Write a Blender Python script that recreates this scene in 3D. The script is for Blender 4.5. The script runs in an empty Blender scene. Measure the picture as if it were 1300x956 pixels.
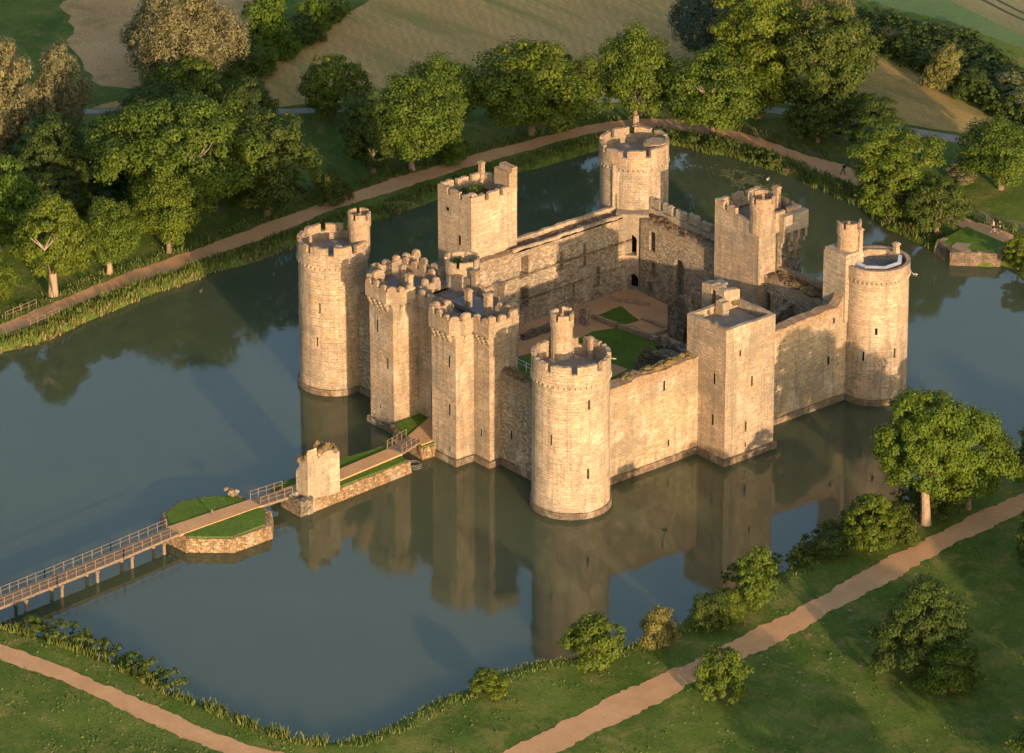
import bpy, math, random
import numpy as np
from mathutils import Vector, Matrix
R = math.radians
rnd = random.Random(7)
sc = bpy.context.scene
col = sc.collection

# ------------------------------------------------------------------ tagging
def tag(o, label=None, cat=None, group=None, kind=None):
    if label: o['label'] = label
    if cat: o['category'] = cat
    if group: o['group'] = group
    if kind: o['kind'] = kind
    return o
def empty(name, loc, rz=0.0, sc3=(1, 1, 1)):
    o = bpy.data.objects.new(name, None); col.objects.link(o)
    o.location = loc; o.rotation_euler = (0, 0, rz); o.scale = sc3
    o.empty_display_size = .5
    return o
def child(o, parent):
    """parent a mesh modelled in world space"""
    o.parent = parent
    root = parent; off = Vector((0, 0, 0))
    m = Matrix.Identity(4)
    chain = []
    while root is not None: chain.append(root); root = root.parent
    for r in reversed(chain):
        m = m @ r.matrix_parent_inverse @ Matrix.LocRotScale(r.location, r.rotation_euler, r.scale)
    o.matrix_parent_inverse = m.inverted()
    return o

# ------------------------------------------------------------------ node helpers
def new_mat(name):
    m = bpy.data.materials.new(name); m.use_nodes = True
    nt = m.node_tree; nt.nodes.clear()
    out = nt.nodes.new('ShaderNodeOutputMaterial'); p = nt.nodes.new('ShaderNodeBsdfPrincipled')
    nt.links.new(p.outputs[0], out.inputs[0])
    p.inputs['Roughness'].default_value = .9
    p.inputs['Specular IOR Level'].default_value = .25
    return m, nt, p, out
def nd(nt, t, **k):
    n = nt.nodes.new(t)
    for a, v in k.items(): setattr(n, a, v)
    return n
def noise(nt, vec, scale, detail=4, rough=.55, dist=0):
    n = nd(nt, 'ShaderNodeTexNoise'); n.inputs['Scale'].default_value = scale
    n.inputs['Detail'].default_value = detail; n.inputs['Roughness'].default_value = rough
    n.inputs['Distortion'].default_value = dist
    if vec is not None: nt.links.new(vec, n.inputs['Vector'])
    return n.outputs['Fac']
def ramp(nt, fac, stops):
    n = nd(nt, 'ShaderNodeValToRGB'); e = n.color_ramp.elements
    while len(e) > 1: e.remove(e[-1])
    for i, (p, c) in enumerate(stops):
        q = e[0] if i == 0 else e.new(p)
        q.position = p
        q.color = (*c, 1) if len(c) == 3 else c
    nt.links.new(fac, n.inputs[0]); return n.outputs[0]
def mix(nt, fac, a, b, blend='MIX'):
    n = nd(nt, 'ShaderNodeMix', data_type='RGBA', blend_type=blend)
    for s, v in ((n.inputs[0], fac), (n.inputs[6], a), (n.inputs[7], b)):
        if isinstance(v, (int, float)): s.default_value = v
        elif isinstance(v, tuple): s.default_value = (*v, 1)
        else: nt.links.new(v, s)
    return n.outputs[2]
def bump(nt, p, h, strength, dist):
    n = nd(nt, 'ShaderNodeBump'); n.inputs['Strength'].default_value = strength
    n.inputs['Distance'].default_value = dist
    nt.links.new(h, n.inputs['Height']); nt.links.new(n.outputs[0], p.inputs['Normal'])
def objco(nt): return nd(nt, 'ShaderNodeTexCoord').outputs['Object']
def scaled(nt, vec, s):
    n = nd(nt, 'ShaderNodeMapping'); n.inputs['Scale'].default_value = s
    nt.links.new(vec, n.inputs['Vector']); return n.outputs[0]
def g3(v): return (v, v, v)

def stone_mat(name, c1, c2, mortar=(.22, .17, .11), stain=(.19, .155, .11), amt=.5, bw=.75, bh=.36, fine=.35, vor=0.0, green=0.0, crust=None):
    m, nt, p, out = new_mat(name)
    tc = nd(nt, 'ShaderNodeTexCoord'); uv = tc.outputs['UV']; ob = tc.outputs['Object']
    b = nd(nt, 'ShaderNodeTexBrick'); nt.links.new(uv, b.inputs['Vector'])
    b.inputs['Scale'].default_value = 1; b.inputs['Mortar Size'].default_value = .022
    b.inputs['Mortar Smooth'].default_value = .8; b.inputs['Bias'].default_value = 0
    b.inputs['Brick Width'].default_value = bw; b.inputs['Row Height'].default_value = bh
    b.inputs['Color1'].default_value = (*c1, 1); b.inputs['Color2'].default_value = (*c2, 1)
    mo = tuple(.5 * x + .5 * y for x, y in zip(mortar, c2)); b.inputs['Mortar'].default_value = (*mo, 1)
    # uneven courses: the pattern wanders a little
    wn = nd(nt, 'ShaderNodeTexNoise'); wn.inputs['Scale'].default_value = .55; wn.inputs['Detail'].default_value = 2; nt.links.new(ob, wn.inputs['Vector'])
    vm = nd(nt, 'ShaderNodeVectorMath', operation='MULTIPLY_ADD'); nt.links.new(wn.outputs['Color'], vm.inputs[0]); vm.inputs[1].default_value = (.5, .22, 0); nt.links.new(uv, vm.inputs[2]); nt.links.new(vm.outputs[0], b.inputs['Vector'])
    c = b.outputs['Color']
    if vor:
        vv = nd(nt, 'ShaderNodeTexVoronoi'); vv.inputs['Scale'].default_value = 1; nt.links.new(scaled(nt, uv, (vor, vor * 1.7, 1)), vv.inputs['Vector'])
        ve = nd(nt, 'ShaderNodeTexVoronoi', feature='DISTANCE_TO_EDGE'); ve.inputs['Scale'].default_value = 1; nt.links.new(scaled(nt, uv, (vor, vor * 1.7, 1)), ve.inputs['Vector'])
        sepc = nd(nt, 'ShaderNodeSeparateColor'); nt.links.new(vv.outputs['Color'], sepc.inputs[0])
        hi = tuple(min(.75, x * 1.3) for x in c1); lo_ = tuple(x * .5 for x in c2)
        c = ramp(nt, sepc.outputs[0], [(0, lo_), (.35, c2), (.7, c1), (1, hi)])
        c = mix(nt, ramp(nt, ve.outputs['Distance'], [(.0, g3(.85)), (.10, g3(0))]), c, tuple(x * .6 for x in mortar))
    nb = noise(nt, scaled(nt, uv, (1.5, 3.2, 1)), 1.0, 3, .7)
    c = mix(nt, .85, c, ramp(nt, nb, [(.28, g3(.45)), (.46, g3(.95)), (.75, g3(1.35))]), 'MULTIPLY')
    # rows of different beds
    nr_ = noise(nt, scaled(nt, uv, (.16, 2.6, 1)), 1.0, 3, .65)
    c = mix(nt, .7, c, ramp(nt, nr_, [(.35, g3(.80)), (.65, g3(1.12))]), 'MULTIPLY')
    n1 = noise(nt, ob, .16, 6, .68, .5)
    c = mix(nt, ramp(nt, n1, [(.43, g3(0)), (.62, g3(amt))]), c, stain)
    n4 = noise(nt, ob, .27, 6, .68, .3)
    c = mix(nt, ramp(nt, n4, [(.54, g3(0)), (.66, g3(.45))]), c, (.56, .48, .36))
    n2 = noise(nt, scaled(nt, ob, (1.3, 1.3, .10)), 1.0, 5, .7)
    c = mix(nt, ramp(nt, n2, [(.50, g3(0)), (.64, g3(.7 * amt + .15))]), c, (stain[0] * .9, stain[1] * .95, stain[2]))
    n5 = noise(nt, ob, .5, 6, .75)
    c = mix(nt, ramp(nt, n5, [(.57, g3(0)), (.68, g3(.45))]), c, (.50, .27, .08))
    n3 = noise(nt, scaled(nt, ob, (1, 1, 1.25)), 4.6, 6, .8)
    c = mix(nt, min(1, fine * 2.2), c, ramp(nt, n3, [(.30, g3(.38)), (.45, g3(.93)), (.70, g3(1.28))]), 'MULTIPLY')
    if crust:   # dark lichen crust creeping down from the wall head
        sx = nd(nt, 'ShaderNodeSeparateXYZ'); nt.links.new(ob, sx.inputs[0])
        nz_ = noise(nt, scaled(nt, ob, (1, 1, .35)), .8, 6, .72)
        ma = nd(nt, 'ShaderNodeMath', operation='MULTIPLY_ADD'); nt.links.new(nz_, ma.inputs[0]); ma.inputs[1].default_value = crust[2]; nt.links.new(sx.outputs[2], ma.inputs[2])
        mr = nd(nt, 'ShaderNodeMapRange'); nt.links.new(ma.outputs[0], mr.inputs[0]); mr.inputs[1].default_value = crust[0] + crust[2] * .5; mr.inputs[2].default_value = crust[1] + crust[2] * .5
        n7 = noise(nt, ob, 2.4, 5, .75)
        cc_ = ramp(nt, n7, [(.35, (.13, .075, .045)), (.5, (.24, .15, .085)), (.66, (.36, .29, .19))])
        mm = nd(nt, 'ShaderNodeMath', operation='MULTIPLY'); nt.links.new(mr.outputs[0], mm.inputs[0]); mm.inputs[1].default_value = crust[3]
        c = mix(nt, mm.outputs[0], c, cc_)
    if green:
        n6 = noise(nt, ob, 1.1, 4, .6)
        c = mix(nt, ramp(nt, n6, [(.52, g3(0)), (.64, g3(green))]), c, (.05, .075, .02))
    nt.links.new(c, p.inputs['Base Color'])
    ad = nd(nt, 'ShaderNodeMath', operation='MULTIPLY_ADD'); nt.links.new(n3, ad.inputs[0]); ad.inputs[1].default_value = .9
    iv = nd(nt, 'ShaderNodeMath', operation='MULTIPLY'); nt.links.new(b.outputs['Fac'], iv.inputs[0]); iv.inputs[1].default_value = -.5
    nt.links.new(iv.outputs[0], ad.inputs[2])
    bump(nt, p, ad.outputs[0], .85, .09)
    p.inputs['Roughness'].default_value = .92
    return m
def plain_mat(name, c1, c2=None, scale=2.0, rough=.9, bmp=.3, bd=.05, spec=.25):
    m, nt, p, out = new_mat(name)
    c2 = c2 or tuple(x * .7 for x in c1)
    n = noise(nt, objco(nt), scale, 5, .62)
    nt.links.new(ramp(nt, n, [(.32, c2), (.66, c1)]), p.inputs['Base Color'])
    p.inputs['Roughness'].default_value = rough; p.inputs['Specular IOR Level'].default_value = spec
    if bmp: bump(nt, p, n, bmp, bd)
    return m
M = {}
M['stone'] = stone_mat('ashlar', (.46, .335, .215), (.37, .265, .17), amt=.75, fine=.55, crust=(17.2, 20.2, 5.0, .6))
M['stone_pale'] = stone_mat('ashlar_pale', (.50, .375, .245), (.415, .305, .195), amt=.6, fine=.5, crust=(17.8, 20.6, 5.0, .5))
M['stone_curtain'] = stone_mat('ashlar_curtain', (.48, .36, .22), (.38, .28, .165), amt=.68, fine=.55, crust=(10.6, 12.4, 3.2, .85))
M['stone_worn'] = stone_mat('ashlar_worn', (.40, .32, .225), (.32, .25, .175), amt=.6, fine=.5)
M['rubble'] = stone_mat('rubble', (.45, .35, .235), (.36, .275, .18), amt=.55, bw=.5, bh=.28, fine=.5, green=.15, vor=2.6, crust=(9.5, 11.8, 4.5, .7))
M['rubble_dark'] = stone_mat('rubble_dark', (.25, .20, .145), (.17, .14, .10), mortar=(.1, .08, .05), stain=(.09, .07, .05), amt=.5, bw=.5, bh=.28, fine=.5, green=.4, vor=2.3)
M['plinth'] = stone_mat('plinth', (.27, .185, .12), (.19, .135, .09), mortar=(.1, .075, .05), stain=(.08, .06, .04), amt=.7, bw=.7, bh=.3, fine=.6, green=.45)
M['cause'] = stone_mat('causeway_stone', (.40, .265, .15), (.28, .18, .10), mortar=(.15, .1, .05), stain=(.16, .10, .05), amt=.45, bw=.5, bh=.3, fine=.5, green=.35, vor=2.9)
M['coping'] = plain_mat('coping', (.36, .25, .15), (.22, .15, .09), 1.5, .9, .6, .06)
M['lead'] = plain_mat('lead_roof', (.20, .185, .17), (.13, .12, .11), .9, .8, .25, .03)
M['deck'] = plain_mat('roof_deck', (.27, .215, .165), (.19, .15, .115), .8, .92, .35, .03)
M['metal'] = plain_mat('gutter_lead', (.42, .46, .52), (.3, .33, .38), .8, .45, .1, .01, .5)
M['dark'] = plain_mat('opening_dark', (.012, .010, .008), (.006, .005, .004), 2, 1, 0)
M['timber'] = plain_mat('timber', (.22, .16, .11), (.14, .10, .07), 2.5, .85, .4, .02)
M['timber_pale'] = plain_mat('timber_rail', (.21, .155, .10), (.14, .10, .065), 2.5, .85, .4, .02)
M['bark'] = plain_mat('bark', (.22, .155, .095), (.10, .07, .045), 3, .95, .9, .08)
M['bark_dead'] = plain_mat('bark_dead', (.33, .24, .16), (.22, .155, .10), 3, .95, .6, .05)
M['bark_grey'] = plain_mat('bark_grey', (.27, .21, .15), (.17, .13, .09), 3, .95, .6, .05)
M['weed'] = plain_mat('wall_weeds', (.20, .12, .055), (.085, .085, .025), 1.4, .95, .9, .2)
M['weed_red'] = plain_mat('wall_weeds_dry', (.17, .085, .05), (.10, .08, .03), 1.0, .95, .9, .2)
def gravel_mat(name, c1, c2):
    m, nt, p, out = new_mat(name); ob = objco(nt)
    a = ramp(nt, noise(nt, ob, .35, 5, .65), [(.3, c2), (.7, c1)])
    b = ramp(nt, noise(nt, ob, 5, 4, .7), [(.3, g3(.75)), (.7, g3(1.15))])
    nt.links.new(mix(nt, .8, a, b, 'MULTIPLY'), p.inputs['Base Color'])
    bump(nt, p, noise(nt, ob, 7, 4, .7), .5, .04); return m
M['gravel'] = gravel_mat('path_gravel', (.58, .325, .15), (.46, .25, .115))
M['gravel_court'] = gravel_mat('court_gravel', (.54, .31, .15), (.42, .235, .115))
M['road'] = gravel_mat('road_asphalt', (.30, .26, .23), (.25, .205, .16))
def grass_mat(name, lo, hi, dry, dryamt=.3, s=.12, rows=None, stretch=None, bareamt=0.0, bare=(.26, .17, .11)):
    m, nt, p, out = new_mat(name); ob = objco(nt)
    v = ob
    if stretch:
        mp = nd(nt, 'ShaderNodeMapping'); mp.inputs['Rotation'].default_value = (0, 0, stretch[0]); mp.inputs['Scale'].default_value = stretch[1]
        nt.links.new(ob, mp.inputs['Vector']); v = mp.outputs[0]
    c = ramp(nt, noise(nt, v, s, 6, .65), [(.35, lo), (.62, hi)])
    c = mix(nt, ramp(nt, noise(nt, v, s * 2.3, 6, .7, .5), [(.50, g3(0)), (.66, g3(dryamt))]), c, dry)
    if bareamt:
        c = mix(nt, ramp(nt, noise(nt, v, s * 3.1, 5, .7), [(.56, g3(0)), (.66, g3(bareamt))]), c, bare)
    f = noise(nt, ob, 2.6, 5, .75)
    c = mix(nt, .85, c, ramp(nt, f, [(.3, g3(.62)), (.5, g3(1.0)), (.7, g3(1.4))]), 'MULTIPLY')
    if rows:
        w = nd(nt, 'ShaderNodeTexWave', wave_type='BANDS', bands_direction='X'); mp = nd(nt, 'ShaderNodeMapping')
        mp.inputs['Rotation'].default_value = (0, 0, rows[0]); nt.links.new(ob, mp.inputs['Vector']); nt.links.new(mp.outputs[0], w.inputs['Vector'])
        w.inputs['Scale'].default_value = rows[1]; w.inputs['Distortion'].default_value = rows[3]; w.inputs['Detail'].default_value = 3; w.inputs['Detail Scale'].default_value = 1.2
        c = mix(nt, ramp(nt, w.outputs['Fac'], [(.35, g3(0)), (.8, g3(rows[2]))]), c, rows[4])
    nt.links.new(c, p.inputs['Base Color'])
    bump(nt, p, noise(nt, ob, 3.0, 5, .8), .9, .22)
    p.inputs['Specular IOR Level'].default_value = .1
    return m
M['grass'] = grass_mat('meadow_grass', (.052, .092, .012), (.105, .145, .024), (.22, .185, .055), .6, .10, bareamt=.35, bare=(.2, .15, .07))
M['lawn'] = grass_mat('lawn_grass', (.065, .125, .014), (.095, .155, .022), (.12, .12, .04), .3, .25)
M['field'] = grass_mat('mown_field', (.42, .25, .085), (.55, .34, .12), (.19, .21, .05), .75, .05, stretch=(.55, (.25, 1.6, 1)), rows=(.55 + math.pi / 2, .22, .28, 7.0, (.30, .20, .085)))
M['slope'] = grass_mat('dry_slope', (.22, .18, .055), (.42, .28, .10), (.13, .15, .045), .6, .09, stretch=(.5, (.3, 1.3, 1)))
M['brown'] = grass_mat('bare_track', (.42, .24, .10), (.54, .32, .145), (.10, .13, .03), .5, .08)
M['cropf'] = grass_mat('crop_field', (.10, .16, .055), (.13, .19, .075), (.18, .19, .08), .35, .04, rows=(.9, .55, .22, .4, (.075, .11, .05)))
M['verge'] = grass_mat('rough_verge', (.11, .11, .045), (.19, .155, .085), (.085, .11, .03), .6, .3)
# leaves
def leaf_mat(name, cols, trans=(.15, .19, .02), tf=.34, big=.5):
    m, nt, p, out = new_mat(name)
    geo = nd(nt, 'ShaderNodeNewGeometry'); oi = nd(nt, 'ShaderNodeObjectInfo')
    c = ramp(nt, geo.outputs['Random Per Island'], [(i / (len(cols) - 1), x) for i, x in enumerate(cols)])
    f = noise(nt, objco(nt), .45, 3, .6)
    c = mix(nt, big, c, ramp(nt, f, [(.3, g3(.6)), (.7, g3(1.45))]), 'MULTIPLY')
    c = mix(nt, .6, c, ramp(nt, oi.outputs['Random'], [(0, (.75, .85, .9)), (.5, (1, 1, 1)), (1, (1.3, 1.12, .8))]), 'MULTIPLY')
    nt.links.new(c, p.inputs['Base Color']); p.inputs['Roughness'].default_value = .65; p.inputs['Specular IOR Level'].default_value = .2
    t = nd(nt, 'ShaderNodeBsdfTranslucent'); nt.links.new(mix(nt, .5, c, trans), t.inputs[0])
    ms = nd(nt, 'ShaderNodeMixShader'); ms.inputs[0].default_value = tf
    nt.links.new(p.outputs[0], ms.inputs[1]); nt.links.new(t.outputs[0], ms.inputs[2]); nt.links.new(ms.outputs[0], out.inputs[0])
    return m
M['leaf'] = leaf_mat('oak_leaves', [(.046, .082, .009), (.085, .125, .012), (.14, .168, .018)])
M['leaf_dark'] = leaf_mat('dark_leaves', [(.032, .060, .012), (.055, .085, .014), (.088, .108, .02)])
M['leaf_bright'] = leaf_mat('bright_leaves', [(.050, .095, .008), (.080, .130, .011), (.12, .16, .016)])
M['leaf_willow'] = leaf_mat('willow_leaves', [(.10, .10, .04), (.155, .14, .06), (.22, .185, .085)], (.2, .17, .07), .25)
M['leaf_grey'] = leaf_mat('grey_willow_leaves', [(.06, .085, .05), (.085, .11, .065), (.12, .14, .085)], (.1, .12, .05), .2)
M['leaf_yellow'] = leaf_mat('yellow_leaves', [(.12, .12, .03), (.19, .17, .045), (.25, .22, .06)])
M['reed'] = leaf_mat('reed_leaves', [(.055, .095, .02), (.085, .125, .025), (.16, .155, .05)], (.12, .15, .03), .25)
M['reed_dry'] = leaf_mat('dry_reeds', [(.22, .15, .07), (.32, .22, .11), (.18, .16, .05)], (.2, .15, .05), .2)
M['blossom'] = leaf_mat('blossom', [(.05, .08, .02), (.07, .1, .025), (.26, .26, .18)])
# water
m, nt, p, out = new_mat('moat_water'); ob = objco(nt)
c = ramp(nt, noise(nt, ob, .022, 4, .6, .6), [(.35, (.053, .066, .034)), (.65, (.062, .075, .041))])
nt.links.new(c, p.inputs['Base Color']); nt.links.new(ramp(nt, noise(nt, ob, .03, 4, .6, 1.0), [(.4, g3(.02)), (.7, g3(.075))]), p.inputs['Roughness'])
p.inputs['IOR'].default_value = 1.36; p.inputs['Specular IOR Level'].default_value = .5
hh = mix(nt, .5, noise(nt, scaled(nt, ob, (1, 1, 1)), 1.6, 3, .5), noise(nt, ob, .25, 2, .5))
bump(nt, p, hh, .045, .22)
p.subsurface_method = 'BURLEY'; p.inputs['Subsurface Weight'].default_value = .95; p.inputs['Subsurface Radius'].default_value = (1, 1, 1); p.inputs['Subsurface Scale'].default_value = 2.2
M['water'] = m

# ------------------------------------------------------------------ mesh builder
class MB:
    def __init__(s): s.v = []; s.f = []; s.uv = []; s.mi = []
    def quad(s, pts, uvs=None, mi=0):
        i = len(s.v); s.v += [tuple(p) for p in pts]; s.f.append(tuple(range(i, i + len(pts))))
        if uvs is None: uvs = auto_uv(pts)
        s.uv += uvs; s.mi.append(mi)
    def box(s, x0, x1, y0, y1, z0, z1, mi=0, bottom=False):
        P = lambda x, y, z: (x, y, z)
        s.quad([P(x0, y0, z0), P(x1, y0, z0), P(x1, y0, z1), P(x0, y0, z1)], mi=mi)
        s.quad([P(x1, y0, z0), P(x1, y1, z0), P(x1, y1, z1), P(x1, y0, z1)], mi=mi)
        s.quad([P(x1, y1, z0), P(x0, y1, z0), P(x0, y1, z1), P(x1, y1, z1)], mi=mi)
        s.quad([P(x0, y1, z0), P(x0, y0, z0), P(x0, y0, z1), P(x0, y1, z1)], mi=mi)
        s.quad([P(x0, y0, z1), P(x1, y0, z1), P(x1, y1, z1), P(x0, y1, z1)], mi=mi)
        if bottom: s.quad([P(x0, y1, z0), P(x1, y1, z0), P(x1, y0, z0), P(x0, y0, z0)], mi=mi)
    def bar(s, a, b, w, h=None, mi=0):
        h = h or w; a = Vector(a); b = Vector(b); d = (b - a)
        if d.length < 1e-6: return
        d.normalize(); up = Vector((0, 0, 1)) if abs(d.z) < .95 else Vector((1, 0, 0))
        r = d.cross(up).normalized(); u = r.cross(d).normalized()
        c = [(-w / 2, -h / 2), (w / 2, -h / 2), (w / 2, h / 2), (-w / 2, h / 2)]
        A = [a + r * x + u * y for x, y in c]; B = [b + r * x + u * y for x, y in c]
        for i in range(4): j = (i + 1) % 4; s.quad([A[i], A[j], B[j], B[i]], mi=mi)
        s.quad(A[::-1], mi=mi); s.quad(B, mi=mi)
    def tube(s, pts, rads, n=8, mi=0, cap=True):
        rings = []
        for k, (p, r) in enumerate(zip(pts, rads)):
            p = Vector(p); q = Vector(pts[min(k + 1, len(pts) - 1)]) - Vector(pts[max(k - 1, 0)])
            q.normalize(); up = Vector((0, 0, 1)) if abs(q.z) < .9 else Vector((1, 0, 0))
            a = q.cross(up).normalized(); b = a.cross(q).normalized()
            rings.append([p + a * (math.cos(t) * r) + b * (math.sin(t) * r) for t in [2 * math.pi * i / n for i in range(n)]])
        base = len(s.v)
        for rg in rings: s.v += [tuple(x) for x in rg]
        for k in range(len(rings) - 1):
            for i in range(n):
                j = (i + 1) % n
                s.f.append((base + k * n + i, base + k * n + j, base + (k + 1) * n + j, base + (k + 1) * n + i))
                s.uv += [(i / n, k), (j / n, k), (j / n, k + 1), (i / n, k + 1)]; s.mi.append(mi)
        if cap:
            s.quad(rings[-1], mi=mi); s.quad(rings[0][::-1], mi=mi)
    def prism(s, poly, z0, z1, mi=0, top_mi=None, bottom=False):
        n = len(poly); L = 0
        for i in range(n):
            a = poly[i]; b = poly[(i + 1) % n]; d = math.dist(a, b)
            s.quad([(*a, z0), (*b, z0), (*b, z1), (*a, z1)], [(L, z0), (L + d, z0), (L + d, z1), (L, z1)], mi); L += d
        s.quad([(*a, z1) for a in poly], [(a[0], a[1]) for a in poly], mi if top_mi is None else top_mi)
        if bottom: s.quad([(*a, z0) for a in reversed(poly)], mi=mi)
    def blob(s, c, r, seed=0, n=7, jag=.35, mi=0):
        rg = random.Random(seed); c = Vector(c); rr = r if hasattr(r, '__len__') else (r, r, r)
        rows = []
        for i in range(n + 1):
            th = math.pi * i / n; row = []
            for j in range(2 * n):
                ph = math.pi * j / n; k = 1 + rg.uniform(-jag, jag)
                row.append(c + Vector((math.sin(th) * math.cos(ph) * rr[0], math.sin(th) * math.sin(ph) * rr[1], math.cos(th) * rr[2])) * k)
            rows.append(row)
        for i in range(n):
            for j in range(2 * n):
                k = (j + 1) % (2 * n); s.quad([rows[i][j], rows[i + 1][j], rows[i + 1][k], rows[i][k]], mi=mi)
    def build(s, name, mats, parent=None, smooth=False, merge=False):
        me = bpy.data.meshes.new(name)
        me.from_pydata(s.v, [], s.f); uvl = me.uv_layers.new(name='UVMap')
        uvl.data.foreach_set('uv', [x for uv in s.uv for x in uv])
        if not isinstance(mats, (list, tuple)): mats = [mats]
        for m in mats: me.materials.append(m)
        me.polygons.foreach_set('material_index', s.mi)
        if merge:
            import bmesh
            bm = bmesh.new(); bm.from_mesh(me); bmesh.ops.remove_doubles(bm, verts=bm.verts, dist=1e-4); bm.to_mesh(me); bm.free()
        if smooth: me.polygons.foreach_set('use_smooth', [True] * len(me.polygons))
        me.update()
        o = bpy.data.objects.new(name, me); col.objects.link(o)
        if parent is not None: child(o, parent)
        return o
def auto_uv(pts):
    P = [Vector(p) for p in pts]
    n = (P[1] - P[0]).cross(P[2] - P[0])
    if n.length < 1e-9 and len(P) > 3: n = (P[2] - P[0]).cross(P[3] - P[0])
    if n.length < 1e-9: return [(0, 0)] * len(P)
    n.normalize()
    if abs(n.z) > .7: return [(p.x, p.y) for p in P]
    if abs(n.x) > abs(n.y): return [(p.y, p.z) for p in P]
    return [(p.x, p.z) for p in P]

# panel: a thick skin with openings.  fmap(u, z, d): d = depth behind the face
# holes: (u0,u1,z0,z1,depth or None (through), arch?)
def panel(m, fmap, U0, U1, z0, top, thick, holes=(), du=1.0, mi=0, dark=1, back=True, ends=True, batter=0):
    H = []
    for h in holes:
        u0, u1, a, b, dep, arch = (tuple(h) + (None,) * 6)[:6]
        if arch:
            w = u1 - u0; rise = min(w * .5, .9); nst = 4; H.append((u0, u1, a, b - rise, dep))
            for k in range(nst):
                t = (k + .5) / nst; hw = w / 2 * math.sqrt(max(0, 1 - t * t)); cu = (u0 + u1) / 2
                H.append((cu - hw, cu + hw, b - rise + rise * k / nst, b - rise + rise * (k + 1) / nst, dep))
        else: H.append((u0, u1, a, b, dep))
    us = {round(U0, 4), round(U1, 4)}; n = max(1, int(round((U1 - U0) / du)))
    for i in range(n + 1): us.add(round(U0 + (U1 - U0) * i / n, 4))
    for h in H: us |= {round(h[0], 4), round(h[1], 4)}
    us = sorted(u for u in us if U0 - 1e-4 <= u <= U1 + 1e-4)
    zs = {round(z0, 4)}
    for h in H: zs |= {round(h[2], 4), round(h[3], 4)}
    zs = sorted(zs)
    topf = top if callable(top) else (lambda u: top)
    nz = len(zs)
    def hole(u, z):
        for h in H:
            if h[0] < u < h[1] and h[2] < z < h[3]: return h
        return None
    st = {}
    for i in range(len(us) - 1):
        for k in range(nz):
            um = (us[i] + us[i + 1]) / 2
            zm = (zs[k] + zs[k + 1]) / 2 if k < nz - 1 else zs[k] + .01
            st[i, k] = hole(um, zm)
    def zz(i, k): return zs[k] if k < nz else max(topf(us[i]), zs[-1] + .01)
    def q(pts3, uvs, mi): m.quad([fmap(*p) for p in pts3], uvs, mi)
    for i in range(len(us) - 1):
        a, b = us[i], us[i + 1]
        for k in range(nz):
            za, zb = zz(i, k), zz(i + 1, k); zc, zd = zz(i + 1, k + 1), zz(i, k + 1)
            h = st[i, k]
            if h is None:
                q([(a, za, 0), (b, zb, 0), (b, zc, 0), (a, zd, 0)], [(a, za), (b, zb), (b, zc), (a, zd)], mi)
            elif h[4] is not None:
                q([(a, za, h[4]), (b, zb, h[4]), (b, zc, h[4]), (a, zd, h[4])], [(a, za), (b, zb), (b, zc), (a, zd)], dark)
            if back and (h is None or h[4] is not None):
                q([(b, zb, thick), (a, za, thick), (a, zd, thick), (b, zc, thick)], [(b, zb), (a, za), (a, zd), (b, zc)], mi)
            # reveals
            if h is not None:
                dep = thick if h[4] is None else h[4]
                if i == 0 or st[i - 1, k] is None: q([(a, za, 0), (a, za, dep), (a, zd, dep), (a, zd, 0)], [(0, za), (dep, za), (dep, zd), (0, zd)], mi)
                if i == len(us) - 2 or st[i + 1, k] is None: q([(b, zb, dep), (b, zb, 0), (b, zc, 0), (b, zc, dep)], [(0, zb), (dep, zb), (dep, zc), (0, zc)], mi)
                if k == 0 or st[i, k - 1] is None: q([(a, za, 0), (b, zb, 0), (b, zb, dep), (a, za, dep)], [(a, 0), (b, 0), (b, dep), (a, dep)], mi)
                if k == nz - 1 or st[i, k + 1] is None: q([(a, zd, dep), (b, zc, dep), (b, zc, 0), (a, zd, 0)], [(a, dep), (b, dep), (b, 0), (a, 0)], mi)
        zt0, zt1 = zz(i, nz), zz(i + 1, nz)
        q([(a, zt0, 0), (b, zt1, 0), (b, zt1, thick), (a, zt0, thick)], [(a, 0), (b, 0), (b, thick), (a, thick)], mi)
    if ends:
        for i, s_ in ((0, 1), (len(us) - 1, -1)):
            u = us[i] + s_ * .005; zt = zz(i, nz)
            pts = [(u, z0, 0), (u, z0, thick), (u, zt, thick), (u, zt, 0)]
            q(pts, [(0, z0), (thick, z0), (thick, zt), (0, zt)], mi)
def lin(p0, p1, side=1):
    """wall face running p0->p1; d goes to the left of travel (side=1) """
    p0 = Vector((*p0, 0)); p1 = Vector((*p1, 0)); t = (p1 - p0).normalized(); n = Vector((-t.y, t.x, 0)) * side
    return lambda u, z, d: (p0.x + t.x * u + n.x * d, p0.y + t.y * u + n.y * d, z)
def cyl(cx, cy, r, zb=None, batter=0.0, H=20):
    def f(u, z, d):
        rr = r - d + batter * (1 - z / H); a = u / r
        return (cx + rr * math.cos(a), cy + rr * math.sin(a), z)
    return f
def jag(seed, base, amp, step=.8, steps=None):
    rg = random.Random(seed); tab = [rg.uniform(-1, 1) for _ in range(400)]
    def f(u):
        k = int(math.floor(u / step)); t = u / step - k
        v = tab[k % 400] * (1 - t) + tab[(k + 1) % 400] * t
        b = base(u) if callable(base) else base
        return b + amp * v
    return f
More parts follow.
